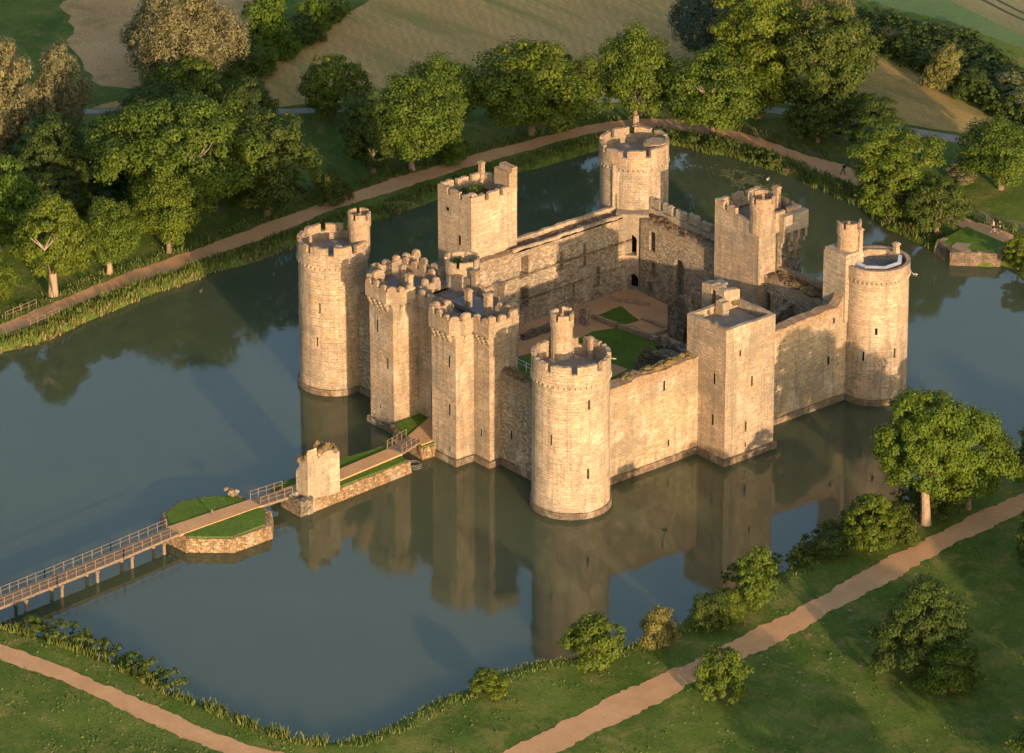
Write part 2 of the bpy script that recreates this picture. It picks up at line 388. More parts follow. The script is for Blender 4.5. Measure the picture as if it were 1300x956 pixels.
def slit_part(fmap, u, z, h=1.25, w=.2, parent=None, name='arrow_slit', mat=None):
    """surround of an arrow slit, proud of the wall by 2 cm, with the black slot set back"""
    m = MB(); s = .16; w = w * 1.4
    def q(u0, u1, a, b, d0, d1):
        c = [(u0, a), (u1, a), (u1, b), (u0, b)]
        F = [fmap(x, y, d0) for x, y in c]; m.quad(F, [(x, y) for x, y in c])
        for i in range(4):
            j = (i + 1) % 4; m.quad([F[i], F[j], fmap(*c[j], d1), fmap(*c[i], d1)])
    q(u - w / 2 - s, u - w / 2, z - s, z + h + s, -.025, .2); q(u + w / 2, u + w / 2 + s, z - s, z + h + s, -.025, .2)
    q(u - w / 2, u + w / 2, z + h, z + h + s, -.025, .2); q(u - w / 2, u + w / 2, z - s * 1.3, z, -.03, .2)
    c = [(u - w / 2, z), (u + w / 2, z), (u + w / 2, z + h), (u - w / 2, z + h)]
    m.quad([fmap(x, y, .34) for x, y in c], mi=1)
    return m.build(name, [mat or M['stone_pale'], M['dark']], parent)
def hole_for(u, z, h=1.25, w=.2):
    w = w * 1.4
    return (u - w / 2, u + w / 2, z, z + h, .36)

# ------------------------------------------------------------------ CASTLE
castle = empty('castle', (-23, 25, 0))
tag(castle, 'moated medieval stone castle with round corner towers and battlements, lit gold by low sun', 'castle')
CT = []
def ring_parapet(fm, C, zb, zm, zt, nm, gap, th, phase, seed, missing=(), low=None):
    """fm at face; C circumference"""
    m = MB(); rg = random.Random(seed)
    panel(m, fm, 0, C, zb, zm, th, du=C / 60, ends=False)
    seg = C / nm
    for k in range(nm):
        if k in missing: continue
        a = phase + k * seg; t = zt + rg.uniform(-.12, .1) - (low or {}).get(k, 0)
        panel(m, fm, a, a + seg - gap, zm - .02, (lambda u, t=t, s2=rg.random(): t + .07 * math.sin(u * 7 + s2 * 9)), th, du=.55)
    return m
def drum(name_label, cx, cy, r, top, slits, seed, stone, nm=9, phase=0, missing=(), low=None, merl=.95, sill=1.0, turret=None, deckmat='deck', extra=None, roof_mat=None):
    C = 2 * math.pi * r
    m = MB()
    f = cyl(cx, cy, r, batter=.12)
    zc = top - merl - sill - .55
    holes = [hole_for(a * r, z, h, .22) for a, z, h in slits]
    panel(m, f, 0, C, -.8, zc, .9, holes, du=C / 72, back=False, ends=False)
    t = m.build('corner_tower', [stone, M['dark']], castle)
    if name_label: t['label'] = name_label
    # plinth
    m = MB(); fp = cyl(cx, cy, r + .36)
    panel(m, fp, 0, 2 * math.pi * (r + .36), -.8, jag(seed, .78, .07), .5, du=.9, back=False, ends=False)
    m.build('plinth', M['plinth'], t)
    # string course + parapet
    m = MB(); ro = r + .14
    fo = cyl(cx, cy, ro)
    panel(m, cyl(cx, cy, ro + .07), 0, 2 * math.pi * (ro + .07), zc - .02, zc + .22, .5, du=.6, ends=False)
    m2 = MB()
    a = ring_parapet(fo, 2 * math.pi * ro, zc + .2, top - merl, top, nm, .72, .5, phase, seed, missing, low)
    off = len(m.v); m.v += a.v; m.f += [tuple(i + off for i in q) for q in a.f]; m.uv += a.uv; m.mi += a.mi
    # corbels
    n = 44
    for k in range(n):
        an = 2 * math.pi * k / n; x = cx + math.cos(an) * (r + .1); y = cy + math.sin(an) * (r + .1)
        m.box(x - .11, x + .11, y - .11, y + .11, zc - .38, zc - .03)
    m.build('parapet', stone, t)
    # deck
    m = MB(); dz = top - merl - sill - .1
    P = [(cx + math.cos(a_) * (r - .3), cy + math.sin(a_) * (r - .3)) for a_ in [2 * math.pi * i / 48 for i in range(48)]]
    m.prism(P, dz - .3, dz)
    # low conical centre and rim board
    P2 = [(cx + math.cos(a_) * (r - 1.0), cy + math.sin(a_) * (r - 1.0)) for a_ in [2 * math.pi * i / 12 for i in range(12)]]
    m.prism(P2, dz, dz + .12)
    m.build('roof_deck', [M[deckmat]], t)
    for a_, z, h in slits: slit_part(f, a_ * r, z, h, .22, t)
    if turret:
        tx, ty, tr, tt = turret
        stair_turret(tx, ty, tr, dz, tt, t, stone, seed + 5)
    return t, f, dz
def stair_turret(tx, ty, tr, zb, zt, parent, stone, seed, nm=5, merl=.8, name='stair_turret', label=None, broken=()):
    m = MB(); C = 2 * math.pi * tr; f = cyl(tx, ty, tr)
    zc = zt - merl - .9
    panel(m, f, 0, C, zb, zc, .45, [], du=C / 16, back=False, ends=False)
    fo = cyl(tx, ty, tr + .12); C2 = 2 * math.pi * (tr + .12)
    panel(m, fo, 0, C2, zc - .1, zt - merl, .32, du=C2 / 20, ends=False)
    rg = random.Random(seed)
    for k in range(nm):
        if k in broken: continue
        a = (k + .2) * C2 / nm; t = zt + rg.uniform(-.15, .08)
        panel(m, fo, a, a + C2 / nm - .5, zt - merl - .02, t, .32, du=.35)
    P = [(tx + math.cos(a) * tr, ty + math.sin(a) * tr) for a in [2 * math.pi * i / 16 for i in range(16)]]
    m.prism(P, zt - merl - .7, zt - merl - .5)
    o = m.build(name, stone, parent)
    if label: o['label'] = label
    return o
def rel(cx, cy, x, y): return math.atan2(y - cy, x - cx) % (2 * math.pi)
# angles: the camera sees directions around -40 deg
VA = math.atan2(-.639, .769)
TFc, TLc, TRc, TBc = (0, 0), (-45.78, 0), (0, 49.56), (-45.78, 49.56)
def px_ang(dx, r): # horizontal offset in pixels seen from the camera -> angle on the drum
    s = max(-.99, min(.99, dx / 10.6 / r)); return (VA + math.asin(s)) % (2 * math.pi)
tF, fF, _ = drum('round tower nearest the viewer, pale and evenly lit, with complete battlements', *TFc, 4.6, 19.7,
     [(px_ang(22, 4.6), 14.1, 1.2), (px_ang(-25, 4.6), 9.4, 1.4), (px_ang(21, 4.6), 5.1, 1.3)], 3, M['stone_pale'], phase=.75, turret=(-3.0, 1.1, 1.33, 23.6), missing=())
tL, fL, _ = drum('round tower with shadow of the gatehouse on its side', *TLc, 4.3, 19.8,
     [(px_ang(-18, 4.6), 11.1, 1.3), (px_ang(-22, 4.6), 6.5, 1.3)], 11, M['stone'], phase=.3, turret=(-43.4, 2.4, 1.33, 23.2))
tR, fR, dR = drum('round tower with broken parapet and lead gutters round its roof', *TRc, 4.05, 18.6,
     [(px_ang(-1, 4.1), 9.6, .9), (px_ang(-17, 4.1), 5.9, 1.3), (px_ang(24, 4.1), 6.2, 1.3), (px_ang(-35, 4.1), 7.2, 1.)], 17, M['stone'], phase=0, missing=tuple(range(9)), turret=None, sill=.9, merl=.5)
tB, fB, dB = drum('round tower at the far corner with arched doorways low on its courtyard side', *TBc, 4.4, 20.0,
     [], 23, M['stone'], phase=2.2, missing=(), turret=None, low={})
# pier/chimney on the front tower roof
def pier(x0, x1, y0, y1, z0, z1, parent, mat, name='chimney', cap=.1):
    m = MB(); m.box(x0, x1, y0, y1, z0, z1 - .3); m.box(x0 - cap, x1 + cap, y0 - cap, y1 + cap, z1 - .3, z1 - .12)
    m.box(x0 + .02, x1 - .02, y0 + .02, y1 - .02, z1 - .12, z1); return m.build(name, mat, parent)
pier(-.5, 0, 3.0, 3.45, 17.6, 20.7, tF, M['stone'])
pier(-43.0, -42.3, -1.9, -1.2, 17.6, 19.9, tL, M['stone_worn'])
# low central caps on tower roofs
def hatch(cx, cy, z, r, parent, mat):
    m = MB(); n = 10
    P = [(cx + math.cos(2 * math.pi * i / n) * r, cy + math.sin(2 * math.pi * i / n) * r) for i in range(n)]
    for i in range(n): a, b = P[i], P[(i + 1) % n]; m.quad([(*a, z), (*b, z), (cx, cy, z + r * .35)])
    m.build('roof_hatch', mat, parent)
hatch(-46.2, -.3, 18.0, .95, tL, M['lead']); hatch(-45.4, 50.2, 18.2, .95, tB, M['lead'])
# right tower: octagonal inner wall with lead gutter, stair turret, block and chimneys
cx, cy = TRc
m = MB(); n = 8
oct_o = [(cx + math.cos(R(22 + 45 * i)) * 3.35, cy + math.sin(R(22 + 45 * i)) * 3.35) for i in range(8)]
oct_i = [(cx + math.cos(R(22 + 45 * i)) * 2.85, cy + math.sin(R(22 + 45 * i)) * 2.85) for i in range(8)]
zg = 18.15
for i in range(8):
    j = (i + 1) % 8; a, b, c_, d = oct_o[i], oct_o[j], oct_i[j], oct_i[i]
    m.quad([(*a, zg), (*b, zg), (*c_, zg), (*d, zg)]); m.quad([(*a, zg - 1), (*b, zg - 1), (*b, zg), (*a, zg)]); m.quad([(*d, zg), (*c_, zg), (*c_, zg - 1.2), (*d, zg - 1.2)])
m.build('roof_rim', M['stone'], tR)
m = MB()
for i in (5, 6, 7, 0):
    j = (i + 1) % 8; a = Vector((*oct_o[i], zg + .02)); b = Vector((*oct_o[j], zg + .02)); c_ = Vector((*oct_i[j], zg + .10)); d = Vector((*oct_i[i], zg + .10))
    m.quad([a, b, c_, d]); m.quad([a + Vector((0, 0, -.25)), b + Vector((0, 0, -.25)), b, a]); m.quad([d, c_, c_ + Vector((0, 0, -.3)), d + Vector((0, 0, -.3))])
m.build('lead_gutter', M['metal'], tR)
m = MB(); m.prism([(x, y) for x, y in oct_i], 17.2, 17.32)
for a in range(6):
    for b in range(3):
        x = cx - 1.4 + .5 * a + .2 * b; y = cy + .2 + .6 * b; m.box(x, x + .12, y, y + .35, 17.32, 17.55)
m.build('roof_floor', M['lead'], tR)
stair_turret(-2.5, 47.1, 1.45, 12, 23.2, tR, M['stone'], 4, broken=(1, 2), label='tall stair turret with broken crown')
pier(-1.5, -.8, 47.3, 47.9, 17, 22.4, tR, M['stone'])
pier(-.1, .5, 52.4, 53.0, 17, 19.5, tR, M['stone'])
m = MB(); m.box(-4.6, -.6, 44.9, 47.9, 10.5, 19.1); m.box(-4.5, -.7, 45.0, 47.8, 19.1, 19.5)
o = m.build('flank_wall', M['stone_worn'], tR); o['label'] = 'dark square flank wall rising beside the stair turret'
# far tower: canted courtyard face with doors + stair turret flush with the parapet
m = MB()
# canted face normal towards (+x,-y)
c0 = Vector((-42.9, 44.0)); c1 = Vector((-39.9, 47.0))
fd = lin((c0.x, c0.y), (c1.x, c1.y), 1)
W_ = (c1 - c0).length
panel(m, fd, 0, W_, .8, 11.9, 2.5, [(1.25, 2.75, 6.1, 9.0, 1.3, True), (1.45, 3.0, 1.3, 3.5, 1.3, True)], du=1)
o = m.build('door_block', [M['stone'], M['dark']], tB); o['label'] = 'canted wall with two dark arched doorways, one above the other'
m = MB(); fd2 = lin((-44.6, 44.9), (-41.3, 48.2), 1)
panel(m, fd2, 0, 4.67, 11, 17.9, 2.2, [hole_for(3.1, 14.4, .9, .3), hole_for(.45, 11.8, 2.2, .2)], du=1)
m.build('tower_wall', [M['stone_pale'], M['dark']], tB)
m = MB(); tx, ty = -43.3, 51.2
P = [(tx + math.cos(2 * math.pi * i / 8 + .4) * 1.75, ty + math.sin(2 * math.pi * i / 8 + .4) * 1.75) for i in range(8)]
m.prism(P, 11, 19.9); m.prism([(tx + (x - tx) * .8, ty + (y - ty) * .8) for x, y in P], 19.9, 20.05)
m.build('stair_turret', M['stone'], tB)

# ---- curtain walls
def curtain(label, p0, p1, side, thick, top, holes=(), slits=(), stone='stone', seed=1, plinth=True, amp=.12, step=.8, weeds=None, z0=-.8, parapet=None, name='curtain_wall'):
    f = lin(p0, p1, side); L = math.dist(p0, p1); m = MB()
    hs = list(holes) + [hole_for(u, z, h, w) for u, z, h, w in slits]
    panel(m, f, 0, L, z0, jag(seed, top, amp, step), thick, hs, du=.5)
    o = m.build(name, [M[stone], M['dark']], castle)
    if label: o['label'] = label
    if plinth:
        m = MB(); fp = lambda u, z, d: f(u, z, d - .3 * (1 - .4 * max(z, 0)))
        panel(m, fp, 0, L, -.8, jag(seed + 1, .85, .07), .3, du=.7, back=False); m.build('plinth', M['plinth'], o)
    for u, z, h, w in slits: slit_part(f, u, z, h, w, o, mat=M['stone_worn'])
    if parapet:
        zb, zm, zt, mw, gp, u0, u1 = parapet; m = MB(); rg = random.Random(seed + 9)
        panel(m, lambda u, z, d: f(u, z, d - .12), u0, u1, zb, zm, .6, du=1); u = u0
        while u < u1 - .5:
            t = zt + rg.uniform(-.2, .12)
            panel(m, lambda u_, z, d: f(u_, z, d - .12), u, min(u + mw, u1), zm - .02, lambda q, t=t: t + .06 * math.sin(q * 6), .6, du=.6); u += mw + gp
        m.build('battlement', M['stone_worn'], o)
    return o, f
topW1 = lambda y: 12.35 + .03 * y + (.25 if 6 < y < 8.5 else 0)
cW1, fW1 = curtain('west curtain wall between the nearest round tower and the square tower', (-.8, 4.2), (-.8, 21.2), 1, 2.0, topW1,
    slits=[(1.5, 10.3, 1.1, .2), (11.2, 9.9, 1.3, .22), (12.0, 2.3, .8, .18)], stone='stone_curtain', seed=41, amp=.16)
topW2 = lambda u: 12.45 + .03 * u + (max(0, u - 15.3) * 1.3)
cW2, fW2 = curtain('west curtain wall stepping up to the lead-guttered round tower', (-.8, 28.7), (-.8, 46.2), 1, 1.6, topW2,
    slits=[(1.6, 9.2, 1.2, .28), (13.8, 5.5, 1.1, .25), (14.6, 10.9, .7, .2)], stone='stone_curtain', seed=43, amp=.14)
cN1, fN1 = curtain('north curtain wall in shade between gatehouse and nearest round tower', (-14, .5), (-4.2, .5), 1, 2.0, 12.4,
    slits=[(7.2, 8.6, .8, .2), (2.4, 4.0, 1.2, .2)], stone='rubble', seed=45, amp=.35, step=.6)
cN2, fN2 = curtain('north curtain wall in shade between gatehouse and left round tower', (-41.8, .5), (-33, .5), 1, 2.0, lambda u: 13.2 + .3 * math.sin(u),
    slits=[(3.2, 9.0, 1.0, .2)], stone='rubble', seed=47, amp=.25, step=.6)
# east range: inner face is what we see (z top 11.5)
e_holes = []
def eh(y, z, w, h, dep=.7, arch=False): e_holes.append((46.2 - y - w / 2, 46.2 - y + w / 2, z, z + h, dep, arch))
eh(23.3, 6.1, 1.9, 2.4, .9, True); eh(23.2, 2.0, 1.9, 2.6, .9, True)
eh(28.0, 7.6, 1.5, 3.0, 1.5); eh(28.0, 3.3, 1.5, 3.1, 1.5)
eh(33.9, 6.9, 1.2, 2.6, .6); eh(37.8, 6.2, 1.3, 3.3, .6); eh(40.2, 2.9, 1.2, 2.8, .7); eh(36.0, 2.2, 1.1, 2.2, .5)
fE = lin((-42.2, 46.2), (-42.2, 4.5), 1)
for (y_, z_) in ((28.4, 8.2), (28.3, 4.3)): pass
m = MB()
fEi = lambda u, z, d: (-42.2 - d, 46.2 - u, z)
panel(m, fEi, 0, 41.7, .8, jag(51, lambda u: 11.45 - (1.0 if u > 30 else 0), .16, .7), 2.7, e_holes, du=.5)
oE = m.build('curtain_wall', [M['rubble'], M['stone_worn']], castle); oE['label'] = 'east range inner wall facing the courtyard, with window recesses and offset ledges'
m = MB()
panel(m, lambda u, z, d: (-44.9 + d, 4.5 + u, z), 0, 41.7, -.8, 2.0, .3, du=2); m.build('plinth', M['plinth'], oE)
rg = random.Random(5)
for zl, u0, u1 in ((4.6, .2, 26), (8.0, .2, 26)):  # ledges where floors sat
    m = MB(); u = u0; m.box(-42.2, -42.12, 46.2 - u1, 46.2 - u0, zl - .1, zl + .06, bottom=True)
    while u < u1:
        w = rg.uniform(.4, 1.2); d = rg.uniform(.12, .3); zz_ = zl + rg.uniform(-.06, .06)
        if rg.random() > .12: m.box(-42.2, -42.2 + d, 46.2 - u - w, 46.2 - u, zz_ - .12, zz_ + .1, bottom=True)
        u += w
    m.build('floor_ledge', M['plinth'], oE)
m = MB()
for k in range(60):
    u = rg.uniform(0, 21); m.blob((-43.4 + rg.uniform(-1, .5), 46.2 - u, 11.4), (rg.uniform(.3, .8), rg.uniform(.5, 1.2), rg.uniform(.12, .3)), k, 4, .3)
o = m.build('wall_top_weeds', M['weed_red'], oE)
m = MB(); panel(m, lambda u, z, d: (-44.9 + d, 28 + u, z), 0, 17.5, 11.0, jag(3, 12.1, .12), .5, du=.6); m.build('wall_coping', M['stone'], oE)
m = MB(); panel(m, fEi, 0, 20, 11.3, jag(33, 11.85, .1), .35, du=.6); m.build('wall_coping', M['stone'], oE)
# south range
fS = lambda u, z, d: (-40.3 + u, 46.0 + d, z)
s_holes = [(1.7, 2.9, 7.6, 10.4, 1.4, False), (1.8, 3.2, 4.1, 6.2, .8, True), (1.2, 2.6, 1.4, 3.3, .8, True), (6.6, 8.6, 2.0, 8.2, 1.3, True),
           (23.9, 25.0, 6.6, 9.2, .9, False), (27.2, 28.3, 7.0, 9.4, .9, False), (30.5, 31.7, 3.5, 6.0, .8, True)]
m = MB()
panel(m, fS, 0, 39.6, .8, jag(61, lambda u: 11.5 if u < 24 else 11.3 - .02 * (u - 24), .15, .7), 2.9, s_holes, du=.5)
oS = m.build('curtain_wall', [M['rubble'], M['stone_worn']], castle); oS['label'] = 'south range inner wall with a tall arched recess, facing the courtyard'
m = MB(); rg = random.Random(9)
panel(m, lambda u, z, d: (-41.5 + u, 48.95 - d, z), 0, 17, 10.8, 12.3, .55, du=1)
u = .3
while u < 15.5:
    t = 13.6 + rg.uniform(-.25, .1); panel(m, lambda q, z, d: (-41.5 + q, 48.95 - d, z), u, u + 1.75, 12.2, lambda q, t=t: t + .08 * math.sin(q * 5), .55, du=.6); u += 2.5
m.build('battlement', M['stone_worn'], oS)
m = MB(); panel(m, lambda u, z, d: (-16.4 + u, 48.95 - d, z), 0, 13, 10.8, jag(66, 12.1, .25, .9), .8, du=.6); m.build('wall_coping', M['rubble'], oS)
m = MB()
for k in range(90):
    x = rg.uniform(-40, -25.2) if k < 50 else rg.uniform(-16, -5)
    m.blob((x, 46.3 + rg.uniform(.3, 2.0), 11.4), (rg.uniform(.4, .9), rg.uniform(.3, .7), rg.uniform(.15, .45)), k, 4, .3, mi=0 if rg.random() < .8 else 1)
m.build('wall_top_weeds', [M['weed_red'], M['weed']], oS)
# W curtain weeds
m = MB()
for k in range(46):
    u = rg.uniform(6, 16.5); m.blob((-1.7 + rg.uniform(-.8, .4), 4.2 + u, 12.5 + .02 * u), (rg.uniform(.3, .6), rg.uniform(.3, .8), rg.uniform(.12, .35)), k, 4, .3)
m.build('wall_top_weeds', M['weed'], cW1)
m = MB()
for k in range(30):
    u = .32 * k; m.blob((-14 + u, 1.2 + rg.uniform(-.4, 1.), 12.45), (rg.uniform(.3, .6), rg.uniform(.3, .5), rg.uniform(.1, .3)), k, 4, .3)
m.build('wall_top_weeds', M['weed'], cN1)

# ---- square towers
def sq_tower(label, x0, x1, y0, y1, zc, zt, stone, seed, faces, merl=True, roofz=None, plinth=True, z0=-.8, missing=(), over=.0, mi_north='same', pw=.5, plinthz=.85, nmw=1.75, gap=.62):
    """faces: dict side -> list of slits (u,z,h,w); u measured left to right looking at the face"""
    fm = {'N': (lin((x0, y0), (x1, y0), 1), x1 - x0), 'W': (lin((x1, y0), (x1, y1), 1), y1 - y0), 'S': (lin((x1, y1), (x0, y1), 1), x1 - x0), 'E': (lin((x0, y1), (x0, y0), 1), y1 - y0)}
    m = MB()
    for s, (f, L) in fm.items():
        panel(m, f, 0, L, z0, zc, .6, [hole_for(*t_) for t_ in faces.get(s, [])], du=1.2, back=False, ends=False)
    t = m.build('square_tower', [stone, M['dark']], castle)
    if label: t['label'] = label
    if plinth:
        m = MB(); q = .34
        for a, b in (((x0 - q, y0 - q), (x1 + q, y0 - q)), ((x1 + q, y0 - q), (x1 + q, y1 + q)), ((x0 - q, y1 + q), (x0 - q, y0 - q))):
            panel(m, lin(a, b, 1), 0, math.dist(a, b), -.8, plinthz, .36, du=1, back=False)
        m.build('plinth', M['plinth'], t)
    for s, sl in faces.items():
        for t_ in sl: slit_part(fm[s][0], *t_, t, mat=M['stone'])
    # parapet
    m = MB(); rg = random.Random(seed)
    X0, X1, Y0, Y1 = x0 - over, x1 + over, y0 - over, y1 + over
    fp = {'N': ((X0, Y0), (X1, Y0)), 'W': ((X1, Y0 + pw), (X1, Y1 - pw)), 'S': ((X1, Y1), (X0, Y1)), 'E': ((X0, Y1 - pw), (X0, Y0 + pw))}
    for s, (a, b) in fp.items():
        f = lin(a, b, 1); L = math.dist(a, b)
        zb = zc if not merl else zt - .9
        panel(m, f, 0, L, zc - .02, (zb if merl else jag(seed, zt, .08, .6)), pw, du=.8)
        if merl:
            n = max(2, int(round((L + gap) / (nmw + gap)))); w = (L + gap) / n - gap
            for k in range(n):
                if (s, k) in missing: continue
                u = k * (w + gap); tt = zt + rg.uniform(-.2, .15)
                panel(m, f, u, u + w, zt - .92, lambda q, t2=tt: t2 + .08 * math.sin(q * 5), pw, du=.6)
    m.build('parapet', stone, t)
    m = MB(); rz = roofz if roofz is not None else zc - .4
    m.box(x0 + .35, x1 - .35, y0 + .35, y1 - .35, rz - .3, rz); m.build('roof_deck', M['deck'], t)
    return t
# W tower (front right)
tW = sq_tower('square tower in the middle of the front right wall, plain flat-topped parapet', -2.9, 4.15, 20.9, 28.9, 16.9, 17.85, M['stone'], 71,
    {'W': [(2.3, 13.9, .8, .2), (4.3, 9.4, 1.3, .2), (3.4, 3.6, 1.3, .2), (3.4, 1.5, .6, .14)], 'N': [(5.1, 10.2, 1.4, .22), (4.9, 4.7, 1.4, .22)]}, merl=False, roofz=16.8, pw=.55)
m = MB(); rg = random.Random(2)
for k in range(40):
    a = rg.random()
    x, y = (rg.uniform(-2.4, 3.8), 21.3 + rg.uniform(0, .3)) if a < .5 else (-2.4 + rg.uniform(0, .4), rg.uniform(21.2, 28.4))
    m.blob((x, y, 17.2 + rg.uniform(-.3, .6)), (rg.uniform(.2, .5), rg.uniform(.15, .35), rg.uniform(.15, .35)), k, 4, .35)
m.build('parapet_weeds', M['weed'], tW)
# stair head block with small door
m = MB()
fz = lambda u, z, d: (-2.6 + d, 25.0 + u, z)
panel(m, lin((-6.2, 26.2), (-2.2, 26.2), 1), 0, 4.0, 8, jag(5, 19.2, .5, .55), 1.3, [(1.7, 2.5, 16.9, 19.0, .9)], du=.6)
panel(m, lin((-2.2, 26.2), (-2.2, 28.8), 1), 0, 2.6, 12, jag(6, 19.3, .3, .7), .8, du=.6)
o = m.build('stair_head', [M['stone_pale'], M['dark']], tW); o['label'] = 'broken stair head with a small dark doorway on the roof'
m = MB(); m.box(-5.6, -4.3, 27.5, 28.7, 16.8, 19.3); m.build('lead_cap', M['lead'], tW)
m = MB(); panel(m, lin((-2.2, 24.9), (-.9, 24.9), 1), 0, 1.3, 16.5, jag(8, 18.7, .2, .5), 1.0, du=.4); m.build('broken_pier', M['stone'], tW)
# ruined rear wall of W tower range inside the court
# E tower (back left)
tE = sq_tower('square tower on the far left wall with plants growing inside its open battlements', -50.2, -43.5, 20.4, 27.9, 17.9, 20.1, M['stone_pale'], 73,
    {'N': [(4.4, 13.0, 1.3, .3), (2.0, 17.0, .45, .4)]}, roofz=17.0, nmw=1.5, missing=(('S', 1),))
m = MB(); m.box(-46.4, -43.48, 26.6, 27.92, 19.2, 21.9); m.box(-45.9, -43.46, 27.0, 27.94, 21.9, 22.5); m.box(-47.0, -46.4, 26.9, 27.9, 19.2, 20.9)
m.build('stair_turret', M['stone'], tE)
pier(-50.0, -49.4, 26.9, 27.5, 19, 21.5, tE, M['stone']); pier(-44.6, -43.9, 20.9, 21.5, 17, 20.4, tE, M['stone_pale'])
# S tower
tS = sq_tower('square tower on the far right wall with a tall polygonal stair turret at its corner', -24.9, -16.6, 45.0, 52.2, 17.6, 19.4, M['stone'], 77, {}, roofz=17.3, nmw=1.4, missing=(('W', 0), ('N', 2), ('N', 3)))
stair_turret(-17.5, 46.3, 1.55, 17, 22.0, tS, M['stone'], 6, nm=4, broken=(), label='polygonal stair turret with jagged crown')
pier(-20.3, -19.5, 50.6, 51.3, 17, 21.2, tS, M['stone'])
m = MB() # corbelled outer part
m.box(-16.6, -15.7, 48.4, 52.6, 16.6, 18.9)
for k in range(4): m.box(-16.6, -15.75, 48.4 + k * 1.25, 48.75 + k * 1.25, 15.3, 16.6, bottom=True); m.box(-16.6, -16.15, 48.4 + k * 1.25, 48.75 + k * 1.25, 14.6, 15.3, bottom=True)
o = m.build('machicolation', M['stone_worn'], tS); o['label'] = 'projecting parapet on arched corbels'
m = MB(); m.box(-16.8, -16.35, 47.9, 52.15, 10, 16.6); m.build('dark_wall', M['rubble_dark'], tS)  # outer part faced in darker rubble stone

# ---- gatehouse
G = MB()
HG = 17.6
def gface(a, b, holes=(), z1=HG): panel(G, lin(a, b, 1), 0, math.dist(a, b), -.8, z1, .6, holes, du=1.2, back=False, ends=False)
wx0, wx1, wx2 = -21.3, -16.7, -13.75
ex0, ex1, ex2 = -28.8, -33.4, -36.3
fy, sy, by = -4.0, -1.2, 6.2
rx, ry = -17.2, 3.0
slits = {'wN': [(3.4, 12.7, 1.5, .2), (3.4, 6.3, 1.5, .2), (3.4, 1.6, .5, .16)], 'wS': [(1.4, 3.6, 1.0, .16)], 'eN': [(1.6, 12.6, 1.7, .2), (3.5, 8.3, 1.5, .2), (2.0, 2.5, .5, .16)]}
H_ = lambda k: [hole_for(*t) for t in slits.get(k, [])]
gface((wx0, 0), (wx0, fy)); gface((wx0, fy), (wx1, fy), H_('wN')); gface((wx1, fy), (wx1, sy)); gface((wx1, sy), (wx2, sy), H_('wS')); gface((wx2, sy), (wx2, ry)); gface((wx2, ry), (rx, ry)); gface((rx, ry), (rx, by))
gface((ex2, sy), (ex1, sy)); gface((ex1, fy), (ex0, fy), H_('eN')); gface((ex1, sy), (ex1, fy)); gface((ex0, fy), (ex0, 0)); gface((ex2, by), (ex2, sy))
panel(G, lin((ex0, 0), (wx0, 0), 1), 0, wx0 - ex0, -.8, 16.6, .8, [(2.3, 5.2, 1.6, 6.2, 2.5, True), (3.2, 4.3, 9, 11, .5, True)], du=1.2)
panel(G, lin((rx, by), (ex2, by), 1), 0, rx - ex2, .8, 16.2, .8, [(9, 12.5, 1.3, 5, 2, True), (3, 4, 9, 11, .5), (14, 15, 9, 11, .5)], du=1.2, back=False)
gate = G.build('gatehouse', [M['stone'], M['dark']], castle); gate['label'] = 'twin-towered gatehouse where the causeway arrives'
for k, f in (('wN', lin((wx0, fy), (wx1, fy), 1)), ('eN', lin((ex1, fy), (ex0, fy), 1)), ('wS', lin((wx1, sy), (wx2, sy), 1))):
    for t in slits[k]: slit_part(f, *t, gate, mat=M['stone_worn'])
q = .36; m = MB()
for e_ in (((wx0 - .1, fy - q), (wx1 + q, fy - q)), ((wx1 + q, fy - q), (wx1 + q, sy - q)), ((wx1 + q, sy - q), (wx2 + q, sy - q)), ((wx2 + q, sy - q), (wx2 + q, .4)),
             None, ((ex1 - q, fy - q), (ex0 + q, fy - q)), ((ex0 + q, fy - q), (ex0 + q, 0)), ((ex1 - q, sy - q), (ex1 - q, fy - q)), ((ex2 - q, sy - q), (ex1 - q, sy - q))):
    if e_ is None: m.build('plinth', M['plinth'], gate); m = MB(); continue
    a, b = e_
    panel(m, lin(a, b, 1), 0, math.dist(a, b), -.8, jag(4, .85, .06), .4, du=.8, back=False)
m.build('plinth', M['plinth'], gate)
# parapets with chamfered, machicolated fronts
def gate_parapet(path, zc, zt, seed, closed=False, gap=.62, name='battlement', merlw=1.2, stone=None, label=None):
    m = MB(); rg = random.Random(seed); n = len(path)
    for i in range(n if closed else n - 1):
        a, b = path[i], path[(i + 1) % n]; L = math.dist(a, b); f = lin(a, b, 1)
        panel(m, f, 0, L, zc, zt - .95, .42, du=.8)
        k = max(1, int(round((L + gap) / (merlw + gap)))); w = (L + gap * .3) / k - gap
        for j in range(k):
            u = .12 + j * (w + gap); tt = zt - .1 + rg.uniform(-.32, .1)
            panel(m, f, u, min(u + w, L), zt - .97, lambda q_, t2=tt, c=u + w / 2, w=w: t2 - .22 * (abs(q_ - c) / (w / 2)) ** 2, .42, du=.3)
    o = m.build(name, stone or M['stone'], gate)
    if label: o['label'] = label
    return o
ov = .55; ch = 1.1
wpath = [(wx0, -1.0), (wx0 - ov, fy + .2), (wx0 - ov + ch * .6, fy - ov), (wx1 + ov - ch, fy - ov), (wx1 + ov, fy - ov + ch), (wx1 + ov, sy - ov), (wx2 + ov, sy - ov), (wx2 + ov, ry), (rx, ry)]
epath = [(ex2 - .1, by), (ex2 - .1, sy - .3), (ex1 - ov, sy - .3), (ex1 - ov, fy - ov + ch), (ex1 - ov + ch * .4, fy - ov), (ex0 + ov - ch, fy - ov), (ex0 + ov, fy - ov + ch), (ex0 + ov, -.9)]
